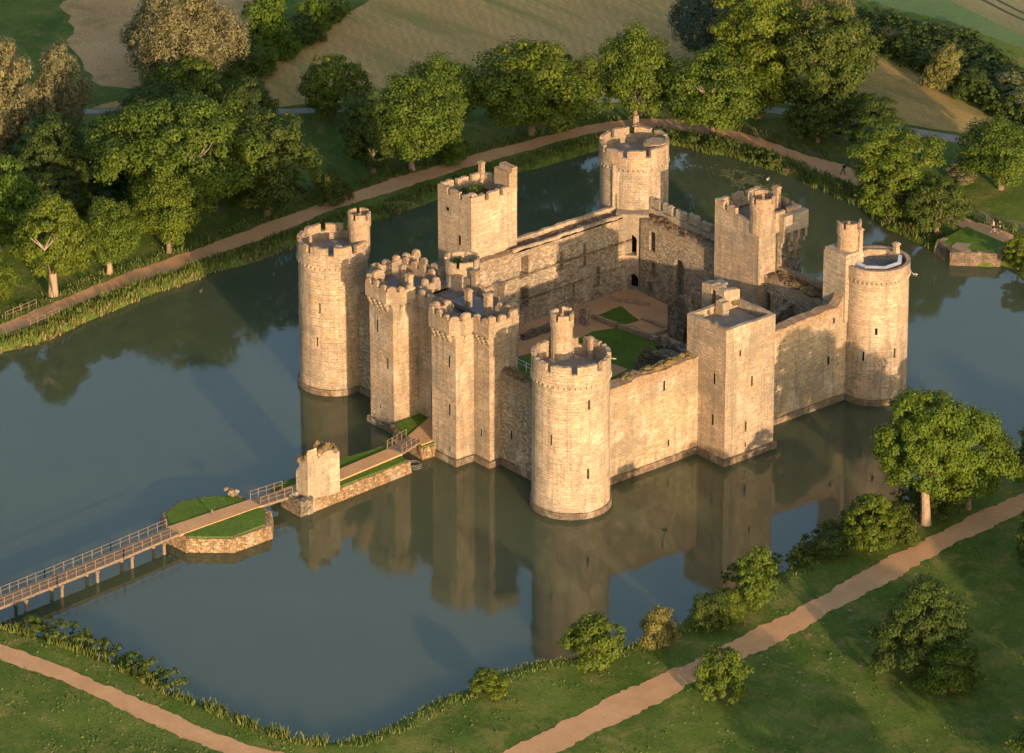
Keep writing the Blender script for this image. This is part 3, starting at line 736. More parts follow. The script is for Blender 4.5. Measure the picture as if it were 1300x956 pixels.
gate_parapet(wpath, HG - .3, 20.1, 3, label='battlements of the gate tower nearer the viewer')
gate_parapet(epath, HG - .3, 19.9, 4)
gate_parapet([(ex0 + ov, -.6), (wx0 - .1, -.6)], 16.4, 18.8, 5)
gate_parapet([(rx, ry), (rx, by), (ex2, by)], 16.2, 18.9, 8, gap=1.1)
gate_parapet([(ex0 - .3, 3.4), (ex0 - .3, .2)], 17.2, 19.4, 18, gap=.9); gate_parapet([(ex0 - 1, 3.6), (ex2, 3.6)], 17.2, 19.6, 19, gap=.8)
for P in (wpath[1:7], epath[2:8]):
    m = MB()
    for i in range(len(P) - 1):
        panel(m, lin(P[i], P[i + 1], 1), 0, math.dist(P[i], P[i + 1]), 17.2, 17.34, .5, du=2)
        a, b = Vector(P[i]), Vector(P[i + 1]); L = (b - a).length; t = (b - a) / L; nn = Vector((-t.y, t.x)); k = max(1, int(L / .95))
        for j in range(k):
            c = a + t * ((j + .5) * L / k)
            for s_, (d0, h0, h1) in enumerate(((.02, 16.85, 17.32), (.22, 16.4, 16.86), (.4, 16.0, 16.42))):
                p_ = c + nn * d0; q_ = c + nn * .75
                mb = [(p_ + t * .17), (p_ - t * .17), (q_ - t * .17), (q_ + t * .17)]
                mb = [(v.x, v.y) for v in mb]
                m.prism(mb, h0, h1, bottom=True)
    m.build('machicolation', M['stone'], gate)
m = MB()
m.prism([(wx0 + .3, by - .3), (wx0 + .3, fy + .2), (wx1 - .3, fy + .2), (wx1 - .3, sy + .2), (wx2 - .3, sy + .2), (wx2 - .3, ry - .3), (rx - .3, ry - .3), (rx - .3, by - .3)], 17.0, 17.5)
m.prism([(ex2 + .3, by - .3), (ex2 + .3, sy + .2), (ex1 + .3, sy + .2), (ex1 + .3, fy + .2), (ex0 - .3, fy + .2), (ex0 - .3, by - .3)], 17.0, 17.4)
m.prism([(ex0 - .3, .3), (wx0 + .3, .3), (wx0 + .3, by - .3), (ex0 - .3, by - .3)], 16.3, 16.7)
m.prism([(-24.5, 1.5), (-17.5, 1.5), (-17.5, 4.8), (-24.5, 4.8)], 17.3, 17.75)
m.build('roof_deck', M['lead'], gate)
m = MB()
for k in range(8): m.box(-27.8 + k * .9, -27.72 + k * .9, .6, 5.6, 16.7, 16.76)
m.box(-28.6, -21.6, 3.0, 3.12, 16.76, 16.84); m.build('lead_seams', M['coping'], gate)
for x0, y0, x1, y1, h in ((-21.9, 1.6, -21.2, 2.3, 20.1), (-29.6, -1.4, -28.9, -.7, 20.4), (-31.9, -.6, -31.3, .1, 20.6), (-20.3, 4.9, -19.3, 5.8, 20.6), (-18.2, 1.6, -17.5, 2.5, 20.8), (-25.6, 5.7, -24.7, 6.4, 20.2)):
    pier(x0, x1, y0, y1, 17, h, gate, M['stone'])
stair_turret(-28.9, 7.0, 2.05, 10, 20.6, gate, M['stone_pale'], 9, nm=6, label='broad round turret with battlements behind the gate roof')
m = MB()
for k in range(10): m.blob((-28.9 + rg.uniform(-1.2, 1.4), 7 + rg.uniform(-1.2, 1.2), 19.5), (.45, .45, .55), k, 4, .4)
m.build('turret_plants', M['leaf_dark'], gate)

# ---- ruins inside the court
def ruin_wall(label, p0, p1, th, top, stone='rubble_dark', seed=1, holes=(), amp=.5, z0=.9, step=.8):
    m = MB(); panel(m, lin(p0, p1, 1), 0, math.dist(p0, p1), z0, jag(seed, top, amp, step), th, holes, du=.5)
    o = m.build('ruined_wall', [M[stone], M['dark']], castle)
    if label: o['label'] = label
    return o
ruin_wall('ruined gable wall with dark doorway and ragged weedy top', (-27.4, 39.4), (-22.0, 39.4), 1.0, lambda u: 5.2 + 2.4 * math.exp(-((u - 2.4) / 1.6) ** 2), seed=81, holes=[(3.0, 3.8, 1.3, 3.6, .9, True)])
ruin_wall(None, (-22.4, 39.4), (-22.4, 46.2), 1.0, lambda u: 5.0, seed=181, stone='rubble')
ruin_wall('low dark ruined range wall with weeds, just behind the front right curtain', (-19.9, 27.9), (-4, 27.9), 2.2, lambda u: 4.6 + .25 * u, seed=82)
ruin_wall(None, (-20.1, 31.2), (-10, 31.2), 1.2, lambda u: 5.4 + .1 * u, seed=84)
ruin_wall(None, (-19.9, 28.1), (-19.9, 31.2), .9, lambda u: 3.6, seed=184)
ruin_wall('dark range wall behind the square tower with hollow windows', (-10.5, 29.0), (-10.5, 45.5), 1.0, lambda u: 5.5 + .25 * u, seed=85, holes=[(3, 4, 3, 5.4, None), (8, 9, 3.2, 5.6, None)])
ruin_wall(None, (-15.6, 37.5), (-10.5, 37.5), .9, lambda u: 4.6, seed=86)
ruin_wall(None, (-38.3, 8), (-38.3, 24), .9, lambda u: 3.2 + .05 * u, stone='rubble', seed=87, amp=.8)
ruin_wall(None, (-38.0, 24.5), (-38.0, 33), .7, 2.0, stone='rubble_dark', seed=88, amp=.3)
ruin_wall(None, (-37.6, 33.3), (-36.3, 33.3), .8, 3.6, seed=89, stone='rubble')
ruin_wall(None, (-33.2, 36.0), (-28.0, 36.9), .6, 1.9, stone='coping', seed=90, amp=.12)
ruin_wall(None, (-28.0, 36.9), (-21.0, 36.9), .5, 2.0, stone='rubble', seed=91, amp=.2)
ruin_wall(None, (-37.8, 35.5), (-33.5, 35.9), .5, 1.8, stone='coping', seed=92, amp=.1)
for p0_, p1_, h_ in (((-36.5, 27.4), (-30, 28.2), 1.6), ((-33.5, 40.2), (-28.2, 40.6), 1.55), ((-40.6, 41.2), (-36, 43.8), 1.6), ((-26, 24.2), (-20.6, 24), 1.7), ((-28.2, 37), (-28.2, 40.6), 1.7)):
    ruin_wall('low grassy wall footing', p0_, p1_, .5, h_, stone='coping', seed=int(h_ * 100 + p0_[0]), amp=.12)
ruin_wall('ruined inner wall below the far left square tower', (-37, 7.5), (-14, 7.5), .9, lambda u: 4.6 + 1.5 * math.sin(u * .7), stone='rubble', seed=93, amp=.8)
m = MB()
for k in range(60):
    x, y, z = rg.choice(((-24.5, 39.9, 7.0), (-19, 28.8, 4.7), (-15.5, 28.9, 5.6), (-19.6, 31.6, 5.3), (-12, 29, 6.3), (-22.4, 42, 5.2)))
    m.blob((x + rg.uniform(-1, 1), y + rg.uniform(-.9, .9), z + rg.uniform(-.6, .3)), (rg.uniform(.3, .7), rg.uniform(.3, .7), rg.uniform(.25, .5)), k, 4, .4)
m.build('ruin_weeds', M['weed'], castle)
# kitchen/ragged range masonry lumps behind the W tower
m = MB()
for k in range(26):
    m.blob((rg.uniform(-9, -3), rg.uniform(30, 44), rg.uniform(3, 7.5)), (rg.uniform(.6, 1.4), rg.uniform(.6, 1.3), rg.uniform(.8, 1.9)), k + 60, 5, .25)
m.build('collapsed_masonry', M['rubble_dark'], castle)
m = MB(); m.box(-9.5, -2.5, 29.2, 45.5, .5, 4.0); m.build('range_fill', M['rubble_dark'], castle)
# courtyard ground, lawns and gravel (setting)
def sheet(name, poly, z, mat, jit=0.0, step=1.2, seed=1, thick=0):
    rg = random.Random(seed); P = []
    n = len(poly)
    for i in range(n):
        a = Vector(poly[i]); b = Vector(poly[(i + 1) % n]); L = (b - a).length; k = max(1, int(L / step)); t = (b - a) / max(L, 1e-6); nn = Vector((-t.y, t.x))
        for j in range(k):
            q_ = a + (b - a) * (j / k); o_ = nn * rg.uniform(-jit, jit) if j else Vector((0, 0)); q_ = q_ + o_; P.append((q_.x, q_.y))
    m = MB(); m.quad([(*q_, z) for q_ in P], [(q_[0], q_[1]) for q_ in P])
    import bmesh
    me = bpy.data.meshes.new(name); bm = bmesh.new(); vs = [bm.verts.new((*q_, z)) for q_ in P]; f = bm.faces.new(vs)
    if f.normal.z < 0: f.normal_flip()
    bm.normal_update()
    if f.normal.z < 0: f.normal_flip()
    bmesh.ops.triangulate(bm, faces=[f]); bm.to_mesh(me); bm.free(); me.materials.append(mat)
    o = bpy.data.objects.new(name, me); col.objects.link(o); o['kind'] = 'structure'; return o
sheet('courtyard_ground', [(-43.5, 2), (-1.5, 2), (-1.5, 47.5), (-43.5, 47.5)], 1.2, M['gravel_court'], 0)
sheet('courtyard_lawn', [(-36.5, 9), (-12.0, 9), (-12, 20), (-17.5, 28.4), (-26.2, 38.4), (-33.0, 38.0), (-34.6, 33.0), (-33.5, 28)], 1.24, M['lawn'], .12, 1.5)
sheet('courtyard_path', [(-36.0, 23.2), (-11, 23.6), (-11, 29.4), (-17.2, 29.6), (-25.6, 28.3), (-35.4, 27.2)], 1.28, M['gravel_court'], .1, 1.5)
sheet('courtyard_lawn', [(-38.0, 36.6), (-38.3, 41), (-33.4, 39.8), (-33.6, 36.8)], 1.3, M['lawn'], .12)
sheet('courtyard_lawn', [(-20, 17), (-11, 17), (-11, 27.5), (-17.5, 27.5), (-23.2, 30.6)], 1.32, M['lawn'], .12)

# ------------------------------------------------------------------ CAUSEWAY, ISLAND, BRIDGES
OCT = [(-15.0, -33.3), (-18.4, -30.6), (-24.5, -30.9), (-27.0, -34.0), (-28.0, -37.9), (-26.4, -41.5), (-22.5, -43.7), (-18.6, -43.4), (-14.9, -39.1)]
oc = (-21.4, -37.4)
def shrink(P, c, k): return [(c[0] + (x - c[0]) * k, c[1] + (y - c[1]) * k) for x, y in P]
isl = empty('stone_island', (-21.4, -37.4, 0)); tag(isl, 'eight-sided stone-walled island with grass halfway along the bridge', 'island')
OC = OCT[::-1] # clockwise -> counter
def rev_wall(P, c, z1, k_in, mat, parent, seed, name='retaining_wall', closed=True):
    m = MB(); n = len(P)
    for i in range(n if closed else n - 1):
        a, b = P[i], P[(i + 1) % n]; L = math.dist(a, b); mid = ((a[0] + b[0]) / 2, (a[1] + b[1]) / 2)
        f = lin(a, b, 1); t = f(0, 0, 1)
        inw = (t[0] - a[0]) * (c[0] - mid[0]) + (t[1] - a[1]) * (c[1] - mid[1])
        f = lin(a, b, 1 if inw > 0 else -1)
        g = (lambda u, z, d, f=f: f(u, z, d + (.22 * z)))
        panel(m, g, 0, L, -.8, jag(seed + i, z1, .06, .6), k_in, du=.6)
    return m.build(name, mat, parent)
rev_wall(OCT, oc, 1.6, .9, M['cause'], isl, 5)
m = MB(); m.prism(shrink(OCT, oc, .93)[::-1], .5, 1.55); o = m.build('coping', M['coping'], isl)
m = MB(); P = shrink(OCT, oc, .865)[::-1]; m.prism(P, 1.3, 1.72); m.build('lawn', M['lawn'], isl)
m = MB(); m.prism([(-22.6, -43.2), (-19.9, -43.2), (-20.0, -30.9), (-22.3, -30.9)], 1.4, 1.80); m.build('path', M['gravel'], isl)
m = MB(); rg = random.Random(3)
for k in range(16): m.blob((-25.0 + rg.uniform(-1.1, 1.1), -32.0 + rg.uniform(-.35, .35), 1.95 + rg.uniform(0, .4)), (rg.uniform(.25, .5), .3, .22), k, 4, .25)
st = m.build('stone_heap', M['plinth']); tag(st, 'small heap of loose stones on the far rim of the grassy island', 'stones')
# marker on island path
m = MB(); m.tube([(-21.7, -37.2, 1.8), (-21.7, -37.2, 2.35)], [.09, .09], 8); m.blob((-21.7, -37.2, 2.45), .16, 2, 5, .05)
o = m.build('marker_post', M['bark']); tag(o, 'short dark post standing on the island path', 'post')

cw = empty('causeway', (-21, -18, 0)); tag(cw, 'stone causeway with grass verges between ruined gate tower and castle gatehouse', 'causeway')
CP = [(-17.5, -26.6), (-17.9, -20), (-18.6, -9.4), (-24.4, -9.0), (-25.0, -15), (-24.2, -26.8)]
cc = (-21.2, -18)
rev_wall(CP, cc, 1.5, .8, M['cause'], cw, 9)
m = MB(); m.prism([(-18.3, -26.3), (-18.6, -20), (-19.1, -9.6), (-24.0, -9.4), (-24.5, -15), (-23.7, -26.4)], .4, 1.62); m.build('lawn', M['lawn'], cw)
m = MB(); m.prism([(-19.9, -27.0), (-19.6, -20), (-20.6, -9.3), (-22.9, -9.1), (-21.9, -20), (-22.2, -27.0)], .5, 1.80); m.build('path', M['gravel'], cw)
# gate abutment
ab = empty('gate_abutment', (-22.5, -5, 0)); tag(ab, 'small masonry landing with grass at the foot of the gatehouse', 'landing')
AP = [(-20.6, -6.2), (-20.4, -4.0), (-28.4, -4.0), (-27.2, -5.6), (-24.6, -6.0)]
rev_wall(AP, (-24, -4.2), 1.5, .6, M['cause'], ab, 13)
m = MB(); m.prism([(-20.9, -5.9), (-20.9, .1), (-28.6, .1), (-28.4, -4.3), (-24.4, -5.7)][::1], .4, 1.6); m.build('lawn', M['lawn'], ab)
m = MB(); m.prism([(-21.2, -5.8), (-21.5, -.1), (-26.8, -.1), (-24.2, -5.6)], .5, 1.72); m.build('path', M['gravel'], ab)

def rail_line(parent, pts, z, post_sp=1.5, h=1.15, mat=None, rails=(1.1, .62), ps=.11):
    m = MB()
    for a, b in zip(pts[:-1], pts[1:]):
        L = math.dist(a, b); n = max(1, int(round(L / post_sp)))
        for i in range(n + 1):
            x = a[0] + (b[0] - a[0]) * i / n; y = a[1] + (b[1] - a[1]) * i / n
            m.bar((x, y, z - .25), (x, y, z + h), .075)
        for rz in rails: m.bar((*a, z + rz), (*b, z + rz), .035, .055)
    return m.build('railing', mat or M['timber_pale'], parent)
def footbridge(label, c, w, z, piers=(), plank=.16, sp=1.5):
    root = empty('footbridge', (c[0][0], c[0][1], 0)); tag(root, label, 'bridge')
    m = MB()
    for (a, b) in zip(c[:-1], c[1:]):
        a_ = Vector((*a, z)); b_ = Vector((*b, z)); L = (b_ - a_).length; t = (b_ - a_) / L; nn = Vector((-t.y, t.x, 0)); k = int(L / plank)
        for i in range(k):
            q_ = a_ + t * (i + .5) * L / k; dz = rnd.uniform(-.012, .012)
            m.bar(q_ - nn * w / 2 + Vector((0, 0, dz)), q_ + nn * w / 2 + Vector((0, 0, dz)), L / k * .93, .07)
    m.build('deck', M['timber'], root)
    m = MB()
    for (a, b) in zip(c[:-1], c[1:]):
        a_ = Vector((*a, z - .2)); b_ = Vector((*b, z - .2)); t = (b_ - a_).normalized(); nn = Vector((-t.y, t.x, 0))
        for s_ in (-1, 0, 1): m.bar(a_ + nn * s_ * (w / 2 - .15), b_ + nn * s_ * (w / 2 - .15), .16, .28)
    m.build('beam', M['timber'], root)
    for s_ in (-1, 1):
        pts = []
        for i, p_ in enumerate(c):
            a_ = Vector(c[max(0, i - 1)]); b_ = Vector(c[min(len(c) - 1, i + 1)]); t = (b_ - a_).normalized(); nn = Vector((-t.y, t.x)); q_ = Vector(p_) + nn * s_ * (w / 2 - .02); pts.append((q_.x, q_.y))
        rail_line(root, pts, z, sp)
    for (x, y) in piers:
        for s_ in (-1, 1):
            m = MB(); m.tube([(x + s_ * (w / 2 - .1), y, -1.2), (x + s_ * (w / 2 - .1), y, z - .3)], [.22, .2], 10); m.build('pile', M['timber_pale'], root)
        m = MB(); m.bar((x - w / 2 - .2, y, z - .42), (x + w / 2 + .2, y, z - .42), .25, .22); m.build('cross_beam', M['timber'], root)
    return root
fbc = [(-21.2, -43.3), (-20.3, -52.0), (-19.5, -62), (-18.7, -73.6)]
def on(c, y):
    for a, b in zip(c[:-1], c[1:]):
        if b[1] <= y <= a[1]: t = (a[1] - y) / (a[1] - b[1]); return a[0] + (b[0] - a[0]) * t
    return c[-1][0]
footbridge('long timber footbridge on round piles reaching the grassy island', fbc, 2.3, 1.85, [(on(fbc, y), y) for y in (-45.6, -50.6, -55.9, -61.2, -66.5, -71.2)], sp=1.35)
footbridge('short railed footbridge between grassy island and ruined gate tower', [(-21.1, -31.2), (-20.9, -26.6)], 2.2, 1.8, sp=1.1)
footbridge('short railed footbridge between the causeway and the castle gate', [(-21.8, -9.5), (-22.9, -5.7)], 2.2, 1.8, sp=1.1)
# ruined gate tower on the causeway
rt = empty('ruined_gate_tower', (-18.8, -23.4, 0)); tag(rt, 'broken stump of a stone gate tower, tall pale wall on the causeway', 'ruin')
m = MB()
P0 = [(-18.0, -25.7), (-18.0, -20.9)]
panel(m, lin(*P0, 1), 0, 4.8, 1.2, jag(7, lambda u: 7.5 - .28 * abs(u - 2.7) ** 1.5, .4, .4), 1.6, du=.35)
panel(m, lin((-20.3, -25.7), (-18.0, -25.7), 1), 0, 2.3, 1.2, jag(8, lambda u: 4.4 + 1.5 * u, .3, .4), 1.4, [(.9, 1.25, 1.9, 4.6, .8)], du=.3)
m.build('wall', [M['stone_pale'], M['dark']], rt)
m = MB(); rg = random.Random(12)
for k in range(80):
    y = rg.uniform(-25.5, -21.0); x = -18.9 + rg.uniform(-.7, .7)
    m.blob((x, y, 7.2 - .28 * abs(y + 23.1) ** 1.5 + rg.uniform(-.25, .5)), (rg.uniform(.2, .5),) * 3, k, 4, .4, mi=0 if rg.random() < .6 else 1)
m.build('rubble_top', [M['plinth'], M['weed']], rt)
m = MB(); panel(m, lin((-21.3, -27.3), (-17.4, -27.3), 1), 0, 3.9, -.8, jag(14, 1.9, .3, .5), 1.7, du=.4); panel(m, lin((-17.4, -27.3), (-17.4, -25.4), 1), 0, 1.9, -.8, jag(15, 2.0, .25, .5), 1.0, du=.4)
m.build('footing', M['rubble_dark'], rt)
# sunk frame in the water by the short bridge
m = MB(); N = 20
for rr, zz_ in ((1.05, .06), (.95, .3)):
    pts = [(-19.9 + rr * math.cos(2 * math.pi * i / N), -8.0 + rr * .9 * math.sin(2 * math.pi * i / N), zz_) for i in range(N + 1)]
    m.tube(pts, [.05] * len(pts), 6, cap=False)
for i in range(0, N, 4): a = 2 * math.pi * i / N; m.bar((-19.9 + 1.05 * math.cos(a), -8 + .95 * math.sin(a), .06), (-19.9 + .95 * math.cos(a), -8 + .86 * math.sin(a), .3), .05); m.bar((-19.9 + 1.0 * math.cos(a), -8 + .9 * math.sin(a), .1), (-19.9, -8, .02), .05)
o = m.build('round_frame', M['lead']); tag(o, 'round dark cage lying in the water beside the gate footbridge', 'framework')
# ------------------------------------------------------------------ TERRAIN AND WATER
MOAT = [(-79.39, -45), (-79.4, -34.94), (-80.0, -27.3), (-79.2, -21.8), (-81.1, -13.1), (-82.2, -5.3), (-82.6, -0.6), (-82.6, 3.0), (-83.3, 10.7), (-82.7, 16.3), (-83.45, 22.1), (-83.9, 30.4), (-83.2, 37.7), (-84.2, 47.7), (-84.1, 55.2), (-84.2, 62.7), (-83.65, 69.6), (-83.6, 76.0), (-82.1, 80.5), (-79.4, 84.6), (-75.5, 86.2), (-72.2, 87.2), (-70.3, 88.6), (-64.3, 89.2), (-59.0, 90.2), (-51.6, 89.8), (-45.1, 89.8), (-37.0, 87.4), (-28.2, 86.8), (-27.2, 86.2), (-22.9, 85.3), (-18.4, 89.5), (-18.8, 91.0), (-13.7, 89.6), (0.8, 89.6), (14.9, 85.1), (23.1, 72.5), (24.9, 51.4), (24.7, 38.3), (26.5, 27.5), (27.5, 21.4), (28.2, 16.3), (30.0, 10.5), (30.6, 6.1), (30.5, -0.5), (30.3, -4.6), (33.3, -11.6), (33.2, -14.2), (33.6, -18.3), (32.7, -22.6), (31.3, -27.0), (29.2, -31.0), (29.3, -34.5), (30.0, -44.5), (31.2, -54.9), (30.0, -60.0), (26.8, -62.4), (18.6, -64.1), (9.2, -65.8), (5.2, -65.9), (1.4, -66.3), (-5.2, -67.3), (-9.7, -68.7), (-16.6, -71.2), (-22.9, -73.4), (-40, -76), (-70, -76), (-78.5, -68)]
LZ = .8
def fbm1(t, seed): return sum(math.sin(t * f + seed * k) * a for k, (f, a) in enumerate(((.23, .5), (.61, .3), (1.37, .22), (2.9, .14)), 1))
# densify and roughen the shore line
SH = []; acc = 0
for i in range(len(MOAT)):
    a = Vector(MOAT[i]); b = Vector(MOAT[(i + 1) % len(MOAT)]); L = (b - a).length; k = max(1, int(L / 1.5)); t = (b - a) / L; nn = Vector((-t.y, t.x))
    for j in range(k):
        q_ = a + (b - a) * j / k; q_ += nn * fbm1(acc + L * j / k, 3) * .38; SH.append((q_.x, q_.y))
    acc += L
SHa = np.array(SH)
def sdist(P):
    """signed distance to the shore: positive inside the moat"""
    A = SHa; B = np.roll(SHa, -1, 0); out = np.empty(len(P))
    for s in range(0, len(P), 4000):
        p = P[s:s + 4000, None, :]; ab = (B - A)[None]; ap = p - A[None]
        t = np.clip((ap * ab).sum(2) / (ab ** 2).sum(2), 0, 1); d = np.sqrt(((ap - ab * t[..., None]) ** 2).sum(2)).min(1)
        x, y = p[..., 0], p[..., 1]; c = ((A[None, :, 1] > y) != (B[None, :, 1] > y)) & (x < (B[:, 0] - A[:, 0])[None] * (y - A[None, :, 1]) / (B[:, 1] - A[:, 1] + 1e-12)[None] + A[None, :, 0])
        out[s:s + 4000] = np.where(c.sum(1) % 2 == 1, d, -d)
    return out
def axis(lo, hi, step, far):
    c = list(np.arange(lo, hi + 1e-6, step)); a = []; d = step; x = lo
    while x > -far: d *= 1.45; x -= d; a.append(x)
    b = []; d = step; x = hi
    while x < far: d *= 1.45; x += d; b.append(x)
    return np.array(a[::-1] + c + b)
gx = axis(-92, 42, .9, 6000); gy = axis(-82, 98, .9, 6000)
X, Y = np.meshgrid(gx, gy); P = np.stack([X.ravel(), Y.ravel()], 1)
sd = sdist(P)
t = np.clip((sd + .5) / 1.6, 0, 1); Z = LZ - (t * t * (3 - 2 * t)) * 2.6
nx, ny = len(gx), len(gy)
V = np.column_stack([P, Z]); idx = np.arange(nx * ny).reshape(ny, nx)
F = np.stack([idx[:-1, :-1], idx[:-1, 1:], idx[1:, 1:], idx[1:, :-1]], -1).reshape(-1, 4)
def np_mesh(name, V, F, mats, smooth=False, mi=None):
    me = bpy.data.meshes.new(name); k = F.shape[1]
    me.vertices.add(len(V)); me.vertices.foreach_set('co', np.asarray(V, np.float32).ravel())
    me.loops.add(F.size); me.loops.foreach_set('vertex_index', F.ravel().astype(np.int32))
    me.polygons.add(len(F)); me.polygons.foreach_set('loop_start', np.arange(0, F.size, k, dtype=np.int32)); me.polygons.foreach_set('loop_total', np.full(len(F), k, np.int32))
    for m_ in (mats if isinstance(mats, (list, tuple)) else [mats]): me.materials.append(m_)
    if mi is not None: me.polygons.foreach_set('material_index', np.asarray(mi, np.int32))
    if smooth: me.polygons.foreach_set('use_smooth', np.ones(len(F), bool))
    me.update(calc_edges=True); me.validate(); return me
def add(name, me, parent=None):
    o = bpy.data.objects.new(name, me); col.objects.link(o)
    if parent is not None: o.parent = parent
    return o
o = add('ground', np_mesh('ground', V, F, M['grass'], True)); o['kind'] = 'structure'
wm = MB(); wm.quad([(-95, -90, 0), (45, -90, 0), (45, 100, 0), (-95, 100, 0)]); o = wm.build('water', M['water']); o['kind'] = 'structure'

def ribbon(name, up, lo, z, mat, jit=.18, seed=1):
    """strip between two edge lines, edges roughened"""
    rg = random.Random(seed)
    def dens(L, s):
        out = []; acc = 0
        for a, b in zip(L[:-1], L[1:]):
            a = Vector(a); b = Vector(b); l = (b - a).length; k = max(1, int(l / .5)); t = (b - a) / max(l, 1e-6); nn = Vector((-t.y, t.x))
            for j in range(k): out.append(a + (b - a) * j / k + nn * (fbm1((acc + l * j / k) * 1.3, s) * jit + rg.uniform(-.45, .45) * jit)); 
            acc += l
        out.append(Vector(L[-1])); return out
    a = dens(up, seed); b = dens(lo, seed + 3)
    P = [(v.x, v.y) for v in a] + [(v.x, v.y) for v in reversed(b)]
    return sheet(name, P, z, mat, 0, 99)
def smooth_line(L, it=1):
    for _ in range(it):
        o_ = [L[0]]
        for a, b in zip(L[:-1], L[1:]): o_ += [(a[0] * .75 + b[0] * .25, a[1] * .75 + b[1] * .25), (a[0] * .25 + b[0] * .75, a[1] * .25 + b[1] * .75)]
        L = o_ + [L[-1]]
    return L
NEu = [(-85.0, -60), (-84.0, -31.8), (-85.6, -23.5), (-86.6, -16.9), (-88.1, -9.2), (-88.8, -2.3), (-89.2, 4.6), (-89.7, 11.5), (-90.4, 22.0), (-91.0, 27.8), (-91.6, 35.1), (-91.7, 40.9), (-92.1, 47.7), (-92.0, 54), (-91.8, 60.4), (-91.0, 66.6), (-90.8, 72.1), (-90.2, 78.9), (-88.8, 83.4), (-86.8, 87.2), (-84.5, 89.9), (-81.7, 91.9), (-77.2, 93.0), (-71.6, 94.6), (-66.3, 94.9), (-60.2, 95.8), (-56.2, 97.0), (-51.5, 96.8), (-42.7, 96.4), (-32.4, 96.3), (-27.8, 96.8), (-24.7, 97.2), (-21.4, 97.4), (-7.0, 98.0), (20, 98)]
NEl = [(-81.5, -60), (-81.2, -33.9), (-82.9, -25.3), (-83.3, -19.2), (-84.9, -11.6), (-85.3, -4.9), (-85.5, 1.8), (-86.0, 8.8), (-86.6, 19.1), (-87.3, 24.9), (-88.6, 32.9), (-88.6, 38.3), (-88.6, 44.7), (-88.5, 51.1), (-88.6, 57.7), (-88.4, 64.7), (-88.0, 69.8), (-87.5, 76.8), (-86.2, 81.2), (-83.9, 84.7), (-81.5, 87.3), (-78.5, 89.1), (-74.6, 90.4), (-68.5, 91.8), (-62.3, 91.6), (-56.4, 92.3), (-51.8, 93.0), (-47.2, 93.0), (-39.1, 92.9), (-29.8, 93.6), (-25.3, 94.3), (-22.2, 94.5), (-18.8, 94.5), (-3.9, 94.3), (20, 94)]
ribbon('path', smooth_line(NEu), smooth_line(NEl), LZ + .03, M['gravel'], .28, 2)
SWu = [(46, -58), (44.3, -47), (42.6, -35.3), (41.7, -24.7), (41.2, -16.0), (40.6, -10.7), (39.9, -3.3), (38.9, 2.6), (38.0, 8.7), (37.0, 14.8), (35.9, 21.4), (35.3, 27.1), (34.8, 33), (34.2, 41.2), (33.4, 53.6), (31, 80)]
SWl = [(49.6, -58), (48.4, -45), (46.6, -28.0), (45.2, -19.9), (44.6, -12.7), (44.0, -6.9), (43.4, -1.9), (42.4, 4.1), (41.4, 10.5), (40.4, 16.6), (39.4, 22.9), (38.6, 29.2), (38.0, 35.3), (37.0, 42), (36.4, 54), (34, 80)]
ribbon('path', smooth_line(SWu), smooth_line(SWl), LZ + .03, M['gravel'], .38, 5)
Nu = [(-70, -79.5), (-40, -77.8), (-19.9, -75.4), (-11.8, -74.5), (-6.4, -73.0), (-.9, -71.7), (2.6, -71.1), (9.4, -70.2), (18.5, -69.0), (27.5, -66.6), (36, -62), (44, -54)]
Nl = [(-70, -82), (-40, -80.3), (-17.5, -77.5), (-9.2, -76.5), (-3.6, -75.2), (.2, -74.3), (7.7, -73.3), (15.8, -72.3), (25.0, -71), (36, -67), (49, -57)]
ribbon('path', smooth_line(Nu), smooth_line(Nl), LZ + .04, M['gravel'], .3, 8)
ribbon('verge', smooth_line([(-60, 99.2), (-45, 101.0), (-36.5, 99.8), (-30, 100.2), (-24, 101.5), (-15, 102), (0, 103)]), smooth_line([(-60, 97.5), (-45, 97.0), (-36.5, 97.0), (-30, 97.2), (-24, 98.2), (-15, 98.8), (0, 99)]), LZ + .015, M['verge'], .35, 9)
ribbon('verge', smooth_line([(-90, 90.5), (-84, 94), (-77, 96), (-68, 97.2), (-60, 99)]), smooth_line([(-88.5, 87.5), (-84, 91), (-77, 93.5), (-68, 95.2), (-60, 96.3)]), LZ + .012, M['verge'], .3, 10)
ribbon('road', smooth_line([(-150, 18), (-137, 33), (-129.6, 43.6), (-122.7, 50), (-118.8, 56.1), (-115.6, 62.3), (-108.2, 75.8), (-97, 87.8), (-90.4, 95.1), (-81.6, 102.2), (-71.6, 108.1), (-61.2, 113.0), (-51.7, 117.5), (-44.2, 120.2), (-32.1, 123.5), (0, 133)]),
       smooth_line([(-148.5, 17), (-135.5, 32), (-128.2, 42.3), (-121.2, 48.7), (-117.1, 54.7), (-113.9, 61), (-106.7, 74.6), (-95.6, 86.5), (-89, 93.7), (-80.2, 100.6), (-69.9, 106.2), (-59.6, 111), (-50.1, 115.5), (-42.9, 118.1), (-30.6, 121.3), (1, 131)]), LZ + .03, M['road'], .06, 11)
sheet('field', [(-140, 30), (-133.1, 40.0), (-125.3, 49.3), (-123.1, 51.0), (-119.6, 57.2), (-116.4, 63.2), (-109, 76.8), (-97.7, 88.9), (-91, 96.2), (-93, 103), (-104.1, 112.5), (-113, 128), (-127.8, 150), (-150, 170), (-235, 128), (-190, 118), (-158, 103), (-148.5, 86), (-144.4, 77), (-141.8, 66), (-138.5, 54)], LZ + .01, M['field'], .5, 2.0, 3)
